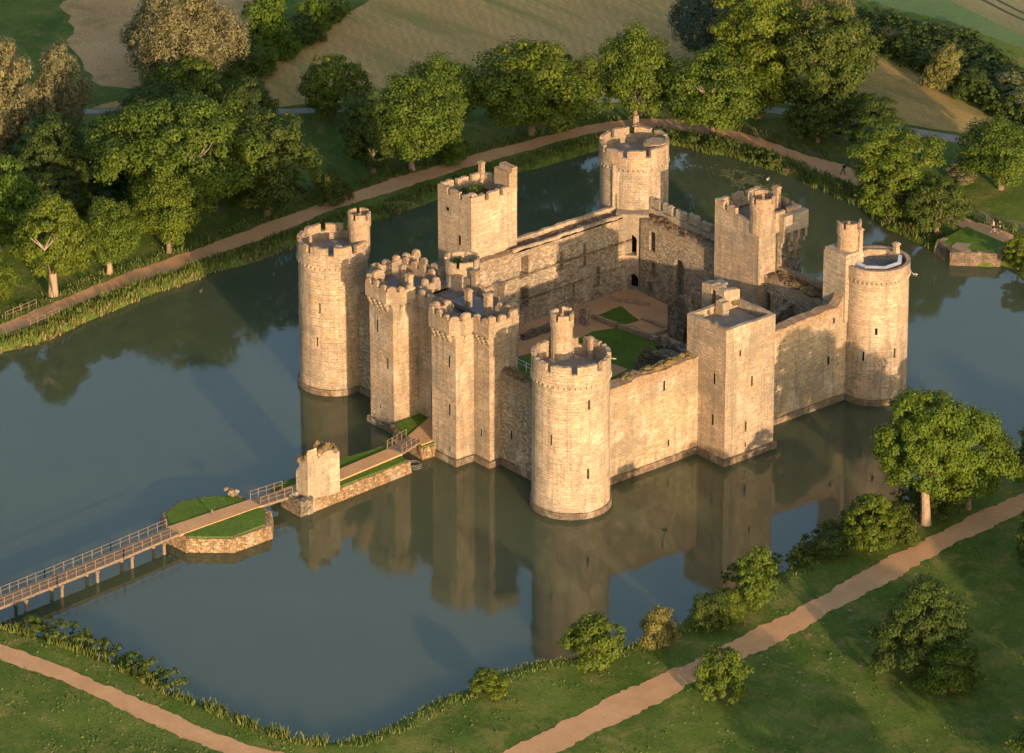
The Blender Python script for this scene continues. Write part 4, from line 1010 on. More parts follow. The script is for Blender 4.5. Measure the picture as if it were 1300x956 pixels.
sheet('field', [(-88.9, 130.6), (-84.3, 130.2), (-73.7, 128.9), (-63.1, 126.3), (-54.5, 124.6), (-47, 123.9), (-47.9, 119.8), (-52, 118.4), (-61.4, 114.1), (-71.2, 109.6), (-80, 106)], LZ + .01, M['slope'], .4, 1.5, 4)
sheet('crop_field', [(-60, 148), (-87, 147.0), (-97, 144.6), (-103, 143.8), (-111.5, 149), (-135, 165), (-200, 260), (80, 300), (60, 160), (-40, 144.5)], LZ + .012, M['cropf'], .35, 2.0, 6)
M['track'] = plain_mat('wheel_track', (.05, .065, .03), (.04, .05, .025), .5)
for k, (a, b) in enumerate((((-112, 163.0), (-62, 155.2)), ((-111, 164.6), (-61, 157.0)), ((-106, 170), (-52, 162)), ((-105, 172), (-51, 164)))):
    v = Vector(b) - Vector(a); nn = Vector((-v.y, v.x)).normalized() * .28; A = [Vector(a) + v * i / 14 + Vector((0, -1)) * 2.4 * math.sin(math.pi * i / 14) for i in range(15)]
    P = [(p_.x + nn.x, p_.y + nn.y) for p_ in A] + [(p_.x - nn.x, p_.y - nn.y) for p_ in reversed(A)]
    sheet('wheel_track', P, LZ + .02, M['track'], .04, 2)
sheet('crop_field', [(-118, 166), (-104, 156.5), (-94, 153.5), (-85, 152.4), (-76, 151.5), (-60, 151.6), (-30, 153), (40, 190), (-60, 250), (-140, 215)], LZ + .016, grass_mat('ripe_crop', (.17, .16, .075), (.24, .21, .10), (.12, .15, .06), .3, .05), .3, 2.5, 61)
sheet('bare_ground', [(-176.8, 50.5), (-172.4, 49.5), (-166, 45.4), (-162.5, 42.0), (-157, 40.3), (-146.3, 36.2), (-141, 41), (-139.7, 48.5), (-150, 66.2), (-167.5, 84), (-190, 74), (-181, 60)], LZ + .008, M['brown'], .8, 2.0, 7)
sheet('bare_ground', [(51.6, 26.2), (48.5, 27.5), (48.6, 32), (51, 36), (55, 38), (57, 33), (55, 27)], LZ + .01, M['verge'], .4, 1.2, 17)
# worn patches beside the path, stones in the grass
rg = random.Random(31)
m = MB()
M['bare'] = plain_mat('bare_soil', (.30, .21, .13), (.22, .16, .09), 2.0)
WP = [(45.4, -9), (45.2, -7), (45.8, -10.8), (43.5, 4.5), (42.5, 10), (41.4, 17), (44.4, -3.6), (45.6, -13)]
for k in range(46):
    if k < 30:
        x = rg.gauss(50.5, 2.6); y = rg.gauss(-8, 4.5)
    else:
        c_ = WP[k % len(WP)]; x = c_[0] + rg.gauss(0, .5); y = c_[1] + rg.gauss(0, 1.2)
    r = rg.uniform(.08, .26); n = 9; sx = rg.uniform(.6, 1.8)
    P_ = [(x + math.cos(2 * math.pi * i / n) * r * sx * rg.uniform(.7, 1.2), y + math.sin(2 * math.pi * i / n) * r * rg.uniform(.7, 1.2), LZ + .018 + k * .0006) for i in range(n)]
    m.quad(P_)
o = m.build('bare_patches', M['bare']); tag(o, 'small pale patches of bare soil scattered in the near meadow', 'bare soil', kind='stuff')

# ------------------------------------------------------------------ FOLIAGE
nr = np.random.default_rng(11)
def leaf_quads(C, N, size, aspect=1.4, nr=nr, curl=.0):
    """C centres (n,3), N normals (n,3), size (n,) -> V,F of quads"""
    n = len(C); N = N / np.linalg.norm(N, axis=1, keepdims=True)
    r = nr.normal(size=(n, 3)); a = np.cross(N, r); a /= np.linalg.norm(a, axis=1, keepdims=True); b = np.cross(N, a)
    s = size[:, None] * .5; a = a * s * aspect; b = b * s
    V = np.stack([C - a, C - b * .9 + a * .1, C + a, C + b], 1).reshape(-1, 3)
    return V, np.arange(4 * n).reshape(n, 4)
def crown(kind, seed, w, h, n, leaf, nl=70, low=.1, lobe=.27, up=.35, willow=False, gap=.0, flat=.0):
    """volume of leaf clumps; returns mesh data, lobes"""
    g = np.random.default_rng(seed); Rw = w / 2; Rh = (1 - low) * h / 2; zc = low * h + Rh
    if kind == 'bush': zc = .34 * h; Rh = .66 * h
    L = []
    tries = 0
    while len(L) < nl and tries < 6000:
        tries += 1
        d = g.normal(size=3); d /= np.linalg.norm(d)
        if kind == 'dome' and d[2] < -.8: continue
        if kind == 'bush' and d[2] < -.42: continue
        k = g.uniform(.35, .84) if g.random() < .3 else g.uniform(.66, .86)
        ph = math.atan2(d[1], d[0])
        wob = 1 + .15 * math.sin(3 * ph + seed) + .12 * math.sin(5 * ph + 2.1 * seed + 2 * d[2]) + .12 * math.sin(4 * d[2] + seed) + g.uniform(-.1, .16)
        prof = 1.0
        if kind == 'dome': prof = 1.0 if d[2] > 0 else 1.05
        if kind == 'cone': prof = 1 - .25 * max(0, d[2])
        c = np.array([d[0] * Rw * k * wob * prof, d[1] * Rw * k * wob * prof, zc + d[2] * Rh * k * (1 + .06 * math.sin(2 * ph + seed))])
        r = Rw * lobe * g.uniform(.5, 1.3)
        if any(np.linalg.norm((c - q[0]) / np.array([1, 1, 1.1])) < .52 * (r + q[1]) for q in L) and tries < 4000: continue
        L.append((c, r))
    Cs = []; Ns = []
    tot = sum(q[1] ** 2 for q in L)
    for c, r in L:
        k = max(12, int(n * r * r / tot)); d = g.normal(size=(k, 3)); d /= np.linalg.norm(d, axis=1, keepdims=True)
        out = (c - np.array([0, 0, zc - .35 * Rh])); out = out / (np.linalg.norm(out) + 1e-6)
        keep = (d @ out) > -.45; d = d[keep]
        rr = r * (1 - g.random(len(d)) ** 2.2 * .55) * (1 + .16 * np.sin(d[:, 0] * 7 + c[0] * 3) * np.sin(d[:, 1] * 6 + c[1] * 3) + .1 * g.normal(size=len(d)))
        p = c + d * rr[:, None] * np.array([1, 1, .78 if not willow else 1.5])
        if willow: p[:, 2] -= .25 * r * g.random(len(d))
        Cs.append(p); nn = d * 1.0 + np.array([0, 0, up]) + out * .35 + g.normal(size=d.shape) * .38; Ns.append(nn)
    C = np.concatenate(Cs); N = np.concatenate(Ns); keep = C[:, 2] > .12; C = C[keep]; N = N[keep]
    sz = leaf * g.uniform(.6, 1.3, len(C))
    V, F = leaf_quads(C, N, sz, 1.35 if not willow else 2.4, g)
    return V, F, L
def trunk_mesh(name, L, h, r0, seed, mat, low, limbs=9, lean=0, fat=1.0):
    rg = random.Random(seed); m = MB(); top = h * .62
    P_ = [(0, 0, -.4), (0, 0, 0), (lean * .2, .05, h * .12), (lean * .5 + rg.uniform(-.15, .15), rg.uniform(-.15, .15), h * .3), (lean * .8 + rg.uniform(-.3, .3), rg.uniform(-.3, .3), h * .48), (lean, 0, top)]
    m.tube(P_, [r0 * 1.5, r0 * 1.3, r0, r0 * .8, r0 * .5, r0 * .15], 9)
    for (c, r) in sorted(L, key=lambda q: rg.random())[:limbs]:
        k = rg.uniform(.18, .42); s = Vector((lean * k, 0, h * k)); e = Vector(c); mid = s.lerp(e, .5) + Vector((rg.uniform(-.3, .3), rg.uniform(-.3, .3), .12 * (e - s).length)); e2 = s.lerp(e, .97)
        rr = r0 * .42; m.tube([s, s.lerp(mid, .5), mid, mid.lerp(e2, .5), e2], [rr, rr * .8, rr * .6, rr * .35, rr * .12], 6)
    me = m.build(name, mat); data = me.data; bpy.data.objects.remove(me); return data
PROTO = {}
def proto(key, kind, seed, w, h, n, leaf, mat, nl=70, low=.1, lobe=.27, r0=.35, willow=False, limbs=9, bark='bark', up=.35):
    V, F, L = crown(kind, seed, w, h, n, leaf, nl, low, lobe, up, willow)
    PROTO[key] = (w, h, np_mesh(key + '_crown', V, F, M[mat]), trunk_mesh(key + '_trunk', L, h, r0, seed, M[bark], low, limbs))
def recolor(key, new, mat):
    w, h, c, t = PROTO[key]; c2 = c.copy(); c2.materials[0] = M[mat]; PROTO[new] = (w, h, c2, t)
proto('oak_a', 'dome', 1, 11, 13, 30000, .26, 'leaf', 100, .05)
proto('oak_b', 'dome', 2, 11, 13.5, 30000, .26, 'leaf', 86, .04, .28)
proto('oak_c', 'dome', 21, 11, 13, 26000, .26, 'leaf', 70, .13, .25, .4)
proto('oak_open', 'dome', 31, 11, 16, 42000, .25, 'leaf_bright', 96, .20, .235, .45)
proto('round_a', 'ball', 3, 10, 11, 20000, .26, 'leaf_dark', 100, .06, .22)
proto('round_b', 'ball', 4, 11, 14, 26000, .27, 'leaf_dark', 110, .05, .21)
proto('tall_a', 'ball', 5, 12, 20, 34000, .30, 'leaf', 120, .05, .24, .45)
proto('tall_b', 'ball', 6, 12, 19, 34000, .30, 'leaf_dark', 120, .04, .22, .45)
proto('big_oak', 'dome', 7, 20.5, 19, 64000, .30, 'leaf', 150, .10, .19, .65, limbs=14)
proto('willow_a', 'cone', 8, 10, 18, 30000, .21, 'leaf_willow', 110, .06, .22, .35, True)
proto('willow_b', 'ball', 9, 16, 16, 42000, .21, 'leaf_willow', 170, .04, .17, .45, True)
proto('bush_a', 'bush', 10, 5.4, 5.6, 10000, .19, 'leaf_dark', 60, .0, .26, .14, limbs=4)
proto('bush_b', 'bush', 12, 5.0, 5.0, 9500, .19, 'leaf', 54, .0, .28, .12, limbs=4)
proto('bush_c', 'bush', 13, 5.0, 8.2, 13000, .20, 'leaf', 70, .0, .27, .14, limbs=5)
recolor('willow_b', 'grey_willow', 'leaf_grey'); recolor('bush_b', 'bush_bright', 'leaf_bright'); recolor('bush_a', 'bush_yellow', 'leaf_yellow'); recolor('bush_b', 'bush_blossom', 'blossom')
recolor('round_a', 'round_bright', 'leaf_bright'); recolor('bush_a', 'bush_pale', 'leaf_willow'); recolor('round_a', 'round_green', 'leaf'); recolor('bush_a', 'bush_green', 'leaf')
def plant(key, name, label, cat, x, y, w, h, rz=None, group=None, trunk=True):
    pw, ph, cm, tm = PROTO[key]; rz = rnd.uniform(0, 6.28) if rz is None else rz
    e = empty(name, (x, y, LZ), rz, (w / pw, w / pw, h / ph)); tag(e, label, cat, group)
    c = bpy.data.objects.new('crown', cm); col.objects.link(c); c.parent = e
    if trunk: t_ = bpy.data.objects.new('trunk', tm); col.objects.link(t_); t_.parent = e
    return e
def dead(e, pts, r=.12):
    m = MB()
    for P_ in pts:
        n = len(P_); m.tube(P_, [r * (1 - .8 * i / (n - 1)) for i in range(n)], 6)
    o = m.build('dead_branch', M['bark_grey']); o.data.transform(Matrix.LocRotScale(e.location, e.rotation_euler, e.scale).inverted()); o.parent = e; o['label'] = 'bare grey dead branches'
TREES = [
 ('oak_c', 'oak_tree', 'spreading oak with pale dead branches and thick bare trunk beside the path, left edge', 'tree', -89.6, -12.3, 9.8, 13.6),
 ('round_bright', 'bushy_tree', 'yellow-green bushy tree at the left edge of the photo, above the trunk-showing oak', 'tree', -106.0, -9.5, 11.6, 14.4),
 ('willow_green', 'willow_bush', 'tall green willow scrub at the left edge by the railing', 'bush', -92.3, -20.5, 7.6, 8.4),
 ('round_b', 'woodland_tree', 'dark green tree between the pale willows and the far left bright tree', 'tree', -116.3, 7.2, 10, 12.6),
 ('willow_a', 'willow_tree', 'pale brown feathery willow in the far left corner clump', 'tree', -132.3, 9.3, 10.4, 18.8),
 ('willow_a', 'willow_tree', 'slimmer pale brown willow right of the far left willow', 'tree', -130.0, 17.7, 8.0, 16.8),
 ('willow_a', 'willow_tree', 'pale willow half outside the left edge behind the others', 'tree', -140.3, 4.7, 9.0, 17.8),
 ('willow_b', 'willow_tree', 'broad pale brown willow by the top edge beside the bare track', 'tree', -136.6, 43.4, 16.4, 16.4),
 ('round_green', 'woodland_tree', 'rounded green tree just below the broad pale willow', 'tree', -127.0, 37.6, 11.3, 9.8),
 ('big_oak', 'oak_tree', 'huge spreading oak with bare grey branches at its top, largest crown at left', 'tree', -97.3, 14.9, 21.0, 18.8),
 ('oak_b', 'oak_tree', 'small oak with short pale trunk by the path, below the huge oak on its left', 'tree', -90.6, -2.5, 7.6, 11.0),
 ('oak_a', 'oak_tree', 'dense small oak by the path directly below the huge oak', 'tree', -91.0, 7.5, 9.4, 12.0),
 ('round_b', 'woodland_tree', 'dark full tree right of the huge oak, shading the path', 'tree', -93.0, 25.4, 13.6, 15.4),
 ('bush_a', 'round_bush', 'dark round bush beside the path between two tree groups at left', 'bush', -90.8, 34.3, 5.2, 5.4),
 ('round_a', 'woodland_tree', 'small dark tree behind the huge oak, touching the mown field', 'tree', -118.8, 41.7, 8.0, 8.4),
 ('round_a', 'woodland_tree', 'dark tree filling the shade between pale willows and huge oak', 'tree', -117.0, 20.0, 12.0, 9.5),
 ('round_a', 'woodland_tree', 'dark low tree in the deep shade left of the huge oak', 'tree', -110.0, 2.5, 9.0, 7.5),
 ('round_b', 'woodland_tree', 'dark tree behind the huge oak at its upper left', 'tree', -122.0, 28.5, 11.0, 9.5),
 ('bush_bright', 'round_bush', 'bright yellow-green bush at the top edge above the hedge', 'bush', -142.9, 63.4, 7.4, 9.8),
 ('bush_bright', 'round_bush', 'small bright bush at the top edge, last of the hedge', 'bush', -143.0, 72.2, 4.9, 6.8),
 ('bush_green', 'small_tree', 'tiny lone sapling at the hedge end by the mown field', 'tree', -139.3, 56.7, 2.4, 3.2),
 ('round_green', 'broad_tree', 'lone rounded tree standing in front of the grey road', 'tree', -115.0, 54.0, 10.0, 9.8),
 ('round_b', 'woodland_tree', 'dark shaded tree left of the pair beside the path, far bank', 'tree', -95.6, 45.6, 9.9, 12.8),
 ('oak_b', 'oak_tree', 'large oak beside the path behind the left round tower', 'tree', -93.2, 50.4, 12.0, 14.4),
 ('oak_a', 'oak_tree', 'oak in front of the mown field, behind and right of the pathside oak', 'tree', -99.0, 60.6, 10.4, 12.6),
 ('bush_bright', 'round_bush', 'low light green bush at the right foot of the large pathside oak', 'bush', -91.2, 56.2, 4.8, 4.6),
 ('oak_b', 'oak_tree', 'wide oak with several crown lobes above the back path, middle of the row', 'tree', -92.4, 71.2, 15.8, 14.3),
 ('round_a', 'woodland_tree', 'darker tree behind the wide oak on its right', 'tree', -95.5, 80.0, 6.0, 9.5),
 ('oak_a', 'oak_tree', 'oak with pale bare trunk standing by the path behind the far round tower', 'tree', -85.0, 84.0, 10.6, 15.3),
 ('oak_b', 'oak_tree', 'oak leaning over the path with a bare forked limb, right of the pale-trunked oak', 'tree', -75.3, 90.0, 13.1, 13.8),
 ('tall_a', 'tall_tree', 'tallest lit tree of the dense group reaching the top edge', 'tree', -76.7, 99.6, 13.5, 22.4),
 ('tall_b', 'tall_tree', 'tall dense tree on the right of the tallest lit tree', 'tree', -66.2, 102.8, 13.0, 21.0),
 ('grey_willow', 'willow_tree', 'grey-green willow against the mown field left of the tall group', 'tree', -98.1, 108.7, 10.4, 13.4),
 ('willow_b', 'willow_tree', 'pale willow peeping over the tall group at the top edge', 'tree', -87.4, 121.7, 10.4, 12.8),
 ('round_b', 'woodland_tree', 'mid-height dark tree at the right foot of the tall group', 'tree', -57.6, 103.2, 8.6, 8.6),
 ('round_a', 'woodland_tree', 'low dark tree under the tall group beside the far path', 'tree', -64.6, 99.8, 8.4, 7.0),
 ('tall_a', 'oak_tree', 'bright oak hiding the far path, overhanging the moat corner', 'tree', -37.5, 88.4, 12.4, 14.6),
 ('round_a', 'round_tree', 'rounded dark tree overhanging the water beside the grassy bastion', 'tree', -30.2, 89.6, 8.6, 8.6),
 ('oak_a', 'oak_tree', 'wide dark-footed oak on the lawn at the right edge, below the road', 'tree', -36.0, 107.3, 11.6, 10.3),
 ('bush_pale', 'round_bush', 'straw-coloured scrub bush at the left foot of the right-edge oak', 'bush', -42.0, 106.0, 4.6, 2.6),
 ('bush_yellow', 'hawthorn_bush', 'yellowish bush with spreading top in the rough above the dry slope', 'bush', -68.2, 127.9, 5.4, 7.2),
 ('bush_a', 'round_bush', 'dark green bush right of the yellowish bush', 'bush', -63.3, 128.6, 5.2, 4.4),
 ('bush_pale', 'round_bush', 'small straw-coloured bush in the rough by the tall trees', 'bush', -86.0, 133.0, 3.8, 2.9),
 ('bush_blossom', 'blossom_bush', 'white-flecked blossoming bush near the right edge, upper one', 'bush', -61.0, 134.0, 5.0, 3.4),
 ('bush_blossom', 'blossom_bush', 'white-flecked blossoming bush near the right edge, lower one', 'bush', -55.0, 130.0, 5.0, 3.4),
 ('oak_open', 'oak_tree', 'large oak with bare pale trunk beside the near path, right of the castle', 'tree', 32.1, 27.6, 11.0, 17.0),
 ('oak_bright2', 'oak_tree', 'second crown merging with the large near oak on its right', 'tree', 33.0, 34.0, 10.0, 13.6),
 ('round_b', 'woodland_tree', 'dark tree cut by the right edge above the near path', 'tree', 37.6, 41.7, 7.0, 11.6),
 ('round_b', 'woodland_tree', 'dark tree cut by the right edge below the near path', 'tree', 51.6, 27.8, 7.2, 10.0),
 ('bush_c', 'tall_bush', 'tall conical shrub on the near bank left of the large oak', 'bush', 33.8, 17.4, 5.6, 8.2),
 ('bush_a', 'round_bush', 'dark shrub in the shade between tall shrub and large oak trunk', 'bush', 33.2, 21.5, 5.6, 5.4),
 ('bush_a', 'round_bush', 'dark shrub hanging over the water above the tall shrub', 'bush', 30.6, 18.6, 5.0, 4.6),
 ('bush_a', 'round_bush', 'dark undergrowth shrub right behind the large oak trunk', 'bush', 31.0, 30.5, 6.0, 4.6),
 ('bush_a', 'round_bush', 'low dark shrub at the foot of the tall shrub by the water', 'bush', 31.8, 12.4, 4.6, 3.4),
 ('bush_c', 'tall_bush', 'slim tall shrub on the near bank below the middle square tower', 'bush', 36.0, -2.7, 4.6, 8.4),
 ('bush_a', 'round_bush', 'rounded shrub touching the slim tall shrub on its left', 'bush', 36.6, -10.6, 4.6, 5.2),
 ('bush_green', 'round_bush', 'second rounded shrub between slim tall shrub and its left neighbour', 'bush', 36.3, -7.4, 4.2, 4.6),
 ('bush_yellow_b', 'round_bush', 'golden-tipped round shrub alone on the near bank', 'bush', 36.6, -18.0, 4.2, 5.6),
 ('bush_b', 'round_bush', 'broad lit shrub below the nearest round tower, at the bank end', 'bush', 34.8, -25.8, 6.6, 6.4),
 ('bush_b', 'round_bush', 'low green shrub leftmost on the near bank', 'bush', 32.7, -39.5, 4.2, 3.2),
 ('bush_green', 'round_bush', 'green shrub standing in the near path fork', 'bush', 50.0, -20.6, 6.0, 7.2),
 ('big_bush', 'large_bush', 'large shrub in the near meadow at lower right, biggest one there', 'bush', 59.4, 1.2, 10.8, 12.0),
 ('bush_b', 'round_bush', 'smaller lighter shrub just below the large meadow shrub', 'bush', 65.0, 0.2, 6.6, 5.8),
 ('bush_c', 'tall_bush', 'pointed green shrub right of the grassy bastion by the water', 'bush', -15.2, 90.0, 4.2, 5.2),
 ('bush_b', 'round_bush', 'green shrub at the right edge by the water, low and wide', 'bush', -11.6, 90.3, 4.6, 3.6),
]
proto('big_bush', 'bush', 14, 10.8, 12, 34000, .23, 'leaf_dark', 120, .0, .2, .3, limbs=6)
recolor('willow_a', 'willow_green', 'leaf'); recolor('oak_a', 'oak_bright', 'leaf_bright'); recolor('oak_b', 'oak_bright2', 'leaf_bright'); recolor('bush_b', 'bush_yellow_b', 'leaf_yellow')  # same crowns and bushes in other leaf colours
made = {}
for T in TREES:
    e = plant(T[0], T[1], T[2], T[3], *T[4:8]); made[T[2]] = e
# hedge above the field
HB = [(-133.5, 50.5), (-135.3, 53.4), (-136.6, 56.2), (-138.6, 59.2), (-140.0, 62.0), (-141.6, 68.0), (-138.2, 63.4), (-143.5, 67.5), (-132.0, 47.5), (-146, 75.5)]
for k, (x, y) in enumerate(HB):
    plant(['bush_green', 'bush_a', 'bush_bright', 'bush_b'][k % 4], 'hedge_bush', 'rounded bush in the rough hedge bordering the brown mown field', 'bush', x, y, 4.6 + (k % 3), 3.4 + (k * 7 % 4) * .5, group='bushes in the hedge by the mown field')
# trees beyond the frame toward the sun: they shade the near meadow
for k, (x, y, w, h) in enumerate([(78, 38, 14, 13), (84, 16, 12, 12), (92, -6, 13, 12), (98, -30, 12, 13), (76, 60, 14, 15), (74, 24, 11, 12), (104, 8, 15, 14)]):
    plant(['oak_a', 'tall_b', 'oak_b'][k % 3], 'oak_tree', 'oak in the meadow outside the right edge of the photo', 'tree', x, y, w, h, group='oaks beyond the right edge')
# dead branches
def up_branches(cx_, cy_, z, s, seed):
    rg = random.Random(seed); out = []
    for k in range(6):
        a = rg.uniform(-.9, .9) + (0 if k % 2 else math.pi); d = Vector((.64 * math.cos(a), .77 * math.cos(a), 0)) * s * rg.uniform(.5, 1.1); b = Vector((cx_, cy_, z))
        out.append([b, b + d * .4 + Vector((0, 0, s * .35)), b + d * .75 + Vector((0, 0, s * rg.uniform(.5, .7))), b + d + Vector((0, 0, s * rg.uniform(.7, 1.1)))])
    return out
e = made['huge spreading oak with bare grey branches at its top, largest crown at left']; dead(e, up_branches(-90.6, 12.0, 12.6, 3.0, 1), .11)
e = made['spreading oak with pale dead branches and thick bare trunk beside the path, left edge']; dead(e, up_branches(-86.2, -15.6, 9.0, 2.2, 2) + [[(-88.6, -12.8, .8), (-88.2, -13.4, 4), (-87.2, -14.6, 7), (-86.2, -15.6, 9.6)]], .12)
e = made['oak leaning over the path with a bare forked limb, right of the pale-trunked oak']; dead(e, up_branches(-71.6, 85.6, 9.0, 2.0, 3), .09)
# bare lower trunk in front for trees whose trunks the photo shows
def show_trunk(e, x, y, h, r, lean=(0, 0)):
    m = MB(); m.tube([(x, y, .5), (x, y, 1.0), (x + lean[0] * .3, y + lean[1] * .3, .8 + h * .4), (x + lean[0], y + lean[1], .8 + h)], [r * 1.5, r * 1.2, r, r * .85], 10)
    o = m.build('trunk', M['bark_dead']); o.data.transform(Matrix.LocRotScale(e.location, e.rotation_euler, e.scale).inverted()); o.parent = e; o['label'] = 'thick pale bare trunk'
show_trunk(made['spreading oak with pale dead branches and thick bare trunk beside the path, left edge'], -89.2, -12.5, 3.0, .6, (-.2, .2))
show_trunk(made['oak with pale bare trunk standing by the path behind the far round tower'], -84.7, 83.8, 2.0, .5, (-.1, .1))
show_trunk(made['small oak with short pale trunk by the path, below the huge oak on its left'], -90.3, -2.7, 2.0, .36)
show_trunk(made['large oak beside the path behind the left round tower'], -92.9, 50.2, 2.2, .42)
show_trunk(made['large oak with bare pale trunk beside the near path, right of the castle'], 32.7, 27.3, 5.2, .55, (-.4, 0))
# plants in the open east square tower
m = MB()
V, F, _ = crown('ball', 77, 3.6, 2.6, 1600, .22, 14, 0, .4); o = add('tower_plants', np_mesh('tower_plants', V + np.array([-47.3, 23.6, 17.2]), F, M['leaf_dark'])); child(o, tE)
V, F, _ = crown('ball', 78, 2.2, 2.0, 900, .2, 10, 0, .4); o = add('tower_plants', np_mesh('tower_plants2', V + np.array([-45.0, 25.4, 17.4]), F, M['leaf'])); child(o, tE)

# ---- bank vegetation (stuff)
def blades(P, h, w, g):
    """upright two-sided blades: P (n,3) base, h (n,)"""
    n = len(P); a = g.uniform(0, math.pi * 2, n); t = np.stack([np.cos(a), np.sin(a), np.zeros(n)], 1) * (w * .5)[:, None]
    lean = g.normal(size=(n, 3)) * .28; lean[:, 2] = 1; tip = P + lean * h[:, None]
    V = np.stack([P - t, P + t, tip + t * .35, tip - t * .35], 1).reshape(-1, 3); return V, np.arange(4 * n).reshape(n, 4)
def bank_band(name, label, pts, dens, d0, d1, h0, h1, mat, seed, clump=True, w=.16):
    g = np.random.default_rng(seed); A = np.array(pts); seg = np.diff(A, axis=0); L = np.linalg.norm(seg, axis=1); tot = L.sum(); n = int(tot * (d1 - d0) * dens)
    s = g.uniform(0, tot, n); c = np.concatenate([[0], np.cumsum(L)]); i = np.clip(np.searchsorted(c, s) - 1, 0, len(L) - 1); t = (s - c[i]) / L[i]
    base = A[i] + seg[i] * t[:, None]; nn = np.stack([-seg[i][:, 1], seg[i][:, 0]], 1) / L[i][:, None]
    off = g.uniform(d0, d1, n); p = base + nn * off[:, None]
    cl = np.sin(s * .9 + off * 1.3) * np.sin(s * .37 + 2) + .6 * np.sin(s * 2.7 + off * 3)
    if clump:
        k = cl + g.normal(size=n) * .5 > -.35; p = p[k]; cl = cl[k]; off = off[k]
    sdv = sdist(p); z = LZ - (lambda t: t * t * (3 - 2 * t))(np.clip((sdv + .5) / 1.6, 0, 1)) * 2.6; z = np.maximum(z, -.1)
    h = g.uniform(h0, h1, len(p)) * (1 + .35 * np.clip(cl, -1, 1))
    V, F = blades(np.column_stack([p, z]), h, np.full(len(p), w) * g.uniform(.6, 1.5, len(p)), g)
    o = add(name, np_mesh(name, V, F, mat)); tag(o, label, 'reeds', kind='stuff'); return o
NEb = MOAT[1:29]; NEb2 = MOAT[16:32]; SWb = MOAT[36:56]; Nb = MOAT[55:68]
# orientation: MOAT runs clockwise seen from above; left normal points out of the moat
bank_band('bank_reeds', 'green reeds and rank grass along the far left bank', NEb, 30, -.2, 3.0, .2, .65, M['reed'], 1)
bank_band('dry_reeds', 'straw-coloured dry reed edge at the far left waterline', MOAT[1:14], 12, -.5, .3, .25, .7, M['reed_dry'], 2)
bank_band('bank_reeds', 'taller reeds on the far right bank near the path', MOAT[20:28], 20, -.6, 1.4, .4, 1.0, M['reed'], 3)
bank_band('bank_reeds', 'rank grass and nettles along the near bank', SWb, 14, -.3, 3.0, .12, .45, M['reed'], 4)
bank_band('bank_reeds', 'rushes along the lower left bank', Nb, 24, -.5, 1.8, .25, .95, M['reed'], 5)
bank_band('path_grass', 'rough grass fringe behind the far path', smooth_line(NEu), 16, .0, 2.6, .15, .5, M['reed'], 6)
g = np.random.default_rng(44); n = 14000
p = np.column_stack([g.uniform(30, 75, n), g.uniform(-60, 60, n)]); p[:n // 4] = np.column_stack([g.uniform(-25, 35, n // 4), g.uniform(-85, -64, n // 4)]); p[n // 4:n // 2] = np.column_stack([g.uniform(-125, -84, n // 4), g.uniform(-40, 100, n // 4)])
cl = np.sin(p[:, 0] * .7 + 2 * np.sin(p[:, 1] * .3)) * np.sin(p[:, 1] * .6 + p[:, 0] * .2) + g.normal(size=n) * .6; p = p[cl > .1]; p = p[sdist(p) < -.4]
def in_poly(p, P):
    P = np.array(P); Q = np.roll(P, -1, 0); x = p[:, 0:1]; y = p[:, 1:2]
    c = ((P[:, 1] > y) != (Q[:, 1] > y)) & (x < (Q[:, 0] - P[:, 0]) * (y - P[:, 1]) / (Q[:, 1] - P[:, 1] + 1e-12) + P[:, 0]); return c.sum(1) % 2 == 1
for U_, L_ in ((NEu, NEl), (SWu, SWl), (Nu, Nl)): p = p[~in_poly(p, list(U_) + list(L_)[::-1])]
V, F = blades(np.column_stack([p, np.full(len(p), LZ)]), g.uniform(.06, .22, len(p)), g.uniform(.15, .4, len(p)), g)
o = add('grass_tufts', np_mesh('grass_tufts', V, F, M['reed'])); tag(o, 'loose tufts of longer grass over the meadows beside the moat', 'grass', kind='stuff')
# leafy low scrub clumps as one mass each
def scrub(name, label, poly_pts, n_cl, size, mat, seed, cat='undergrowth', zs=.6):
    g = np.random.default_rng(seed); Vs = []; Fs = []; k0 = 0
    lib = [crown('ball', s, 2.0, 1.6, 260, .24, 8, 0, .42)[:2] for s in (301, 302, 303)]
    for k in range(n_cl):
        i = g.integers(0, len(poly_pts) - 1); a = np.array(poly_pts[i]); b = np.array(poly_pts[i + 1]); p = a + (b - a) * g.random() + g.normal(size=2) * size[2]
        V, F = lib[g.integers(0, 3)]; s = g.uniform(size[0], size[1]); an = g.uniform(0, 6.28); Rm = np.array([[math.cos(an), -math.sin(an), 0], [math.sin(an), math.cos(an), 0], [0, 0, 1]])
        Vs.append((V @ Rm.T) * np.array([s, s, s * zs / .6]) + np.array([*p, LZ - .1])); Fs.append(F + k0); k0 += len(V)
    o = add(name, np_mesh(name, np.concatenate(Vs), np.concatenate(Fs), mat)); tag(o, label, cat, kind='stuff'); return o
scrub('bramble_scrub', 'dark bramble and scrub band between dry slope and crop field', [(-96, 136), (-88, 137.5), (-79, 138), (-70, 137), (-62, 136), (-54, 135), (-44, 134), (-30, 134)], 520, (.7, 1.6, 2.6), M['leaf_dark'], 1, zs=.4)
scrub('bramble_scrub', 'green scrub edging the dry slope', [(-86, 131.8), (-76, 131), (-66, 129.8), (-56, 127.4), (-48, 126), (-36, 126)], 110, (.8, 1.8, .8), M['leaf_dark'], 2)
scrub('bank_scrub', 'low bushes mixed with rushes on the lower left bank', MOAT[58:66], 26, (.8, 1.5, .35), M['leaf_dark'], 3)
scrub('bank_scrub', 'low bushes on the near bank water edge', MOAT[38:45], 34, (.7, 1.5, .5), M['leaf_dark'], 4)
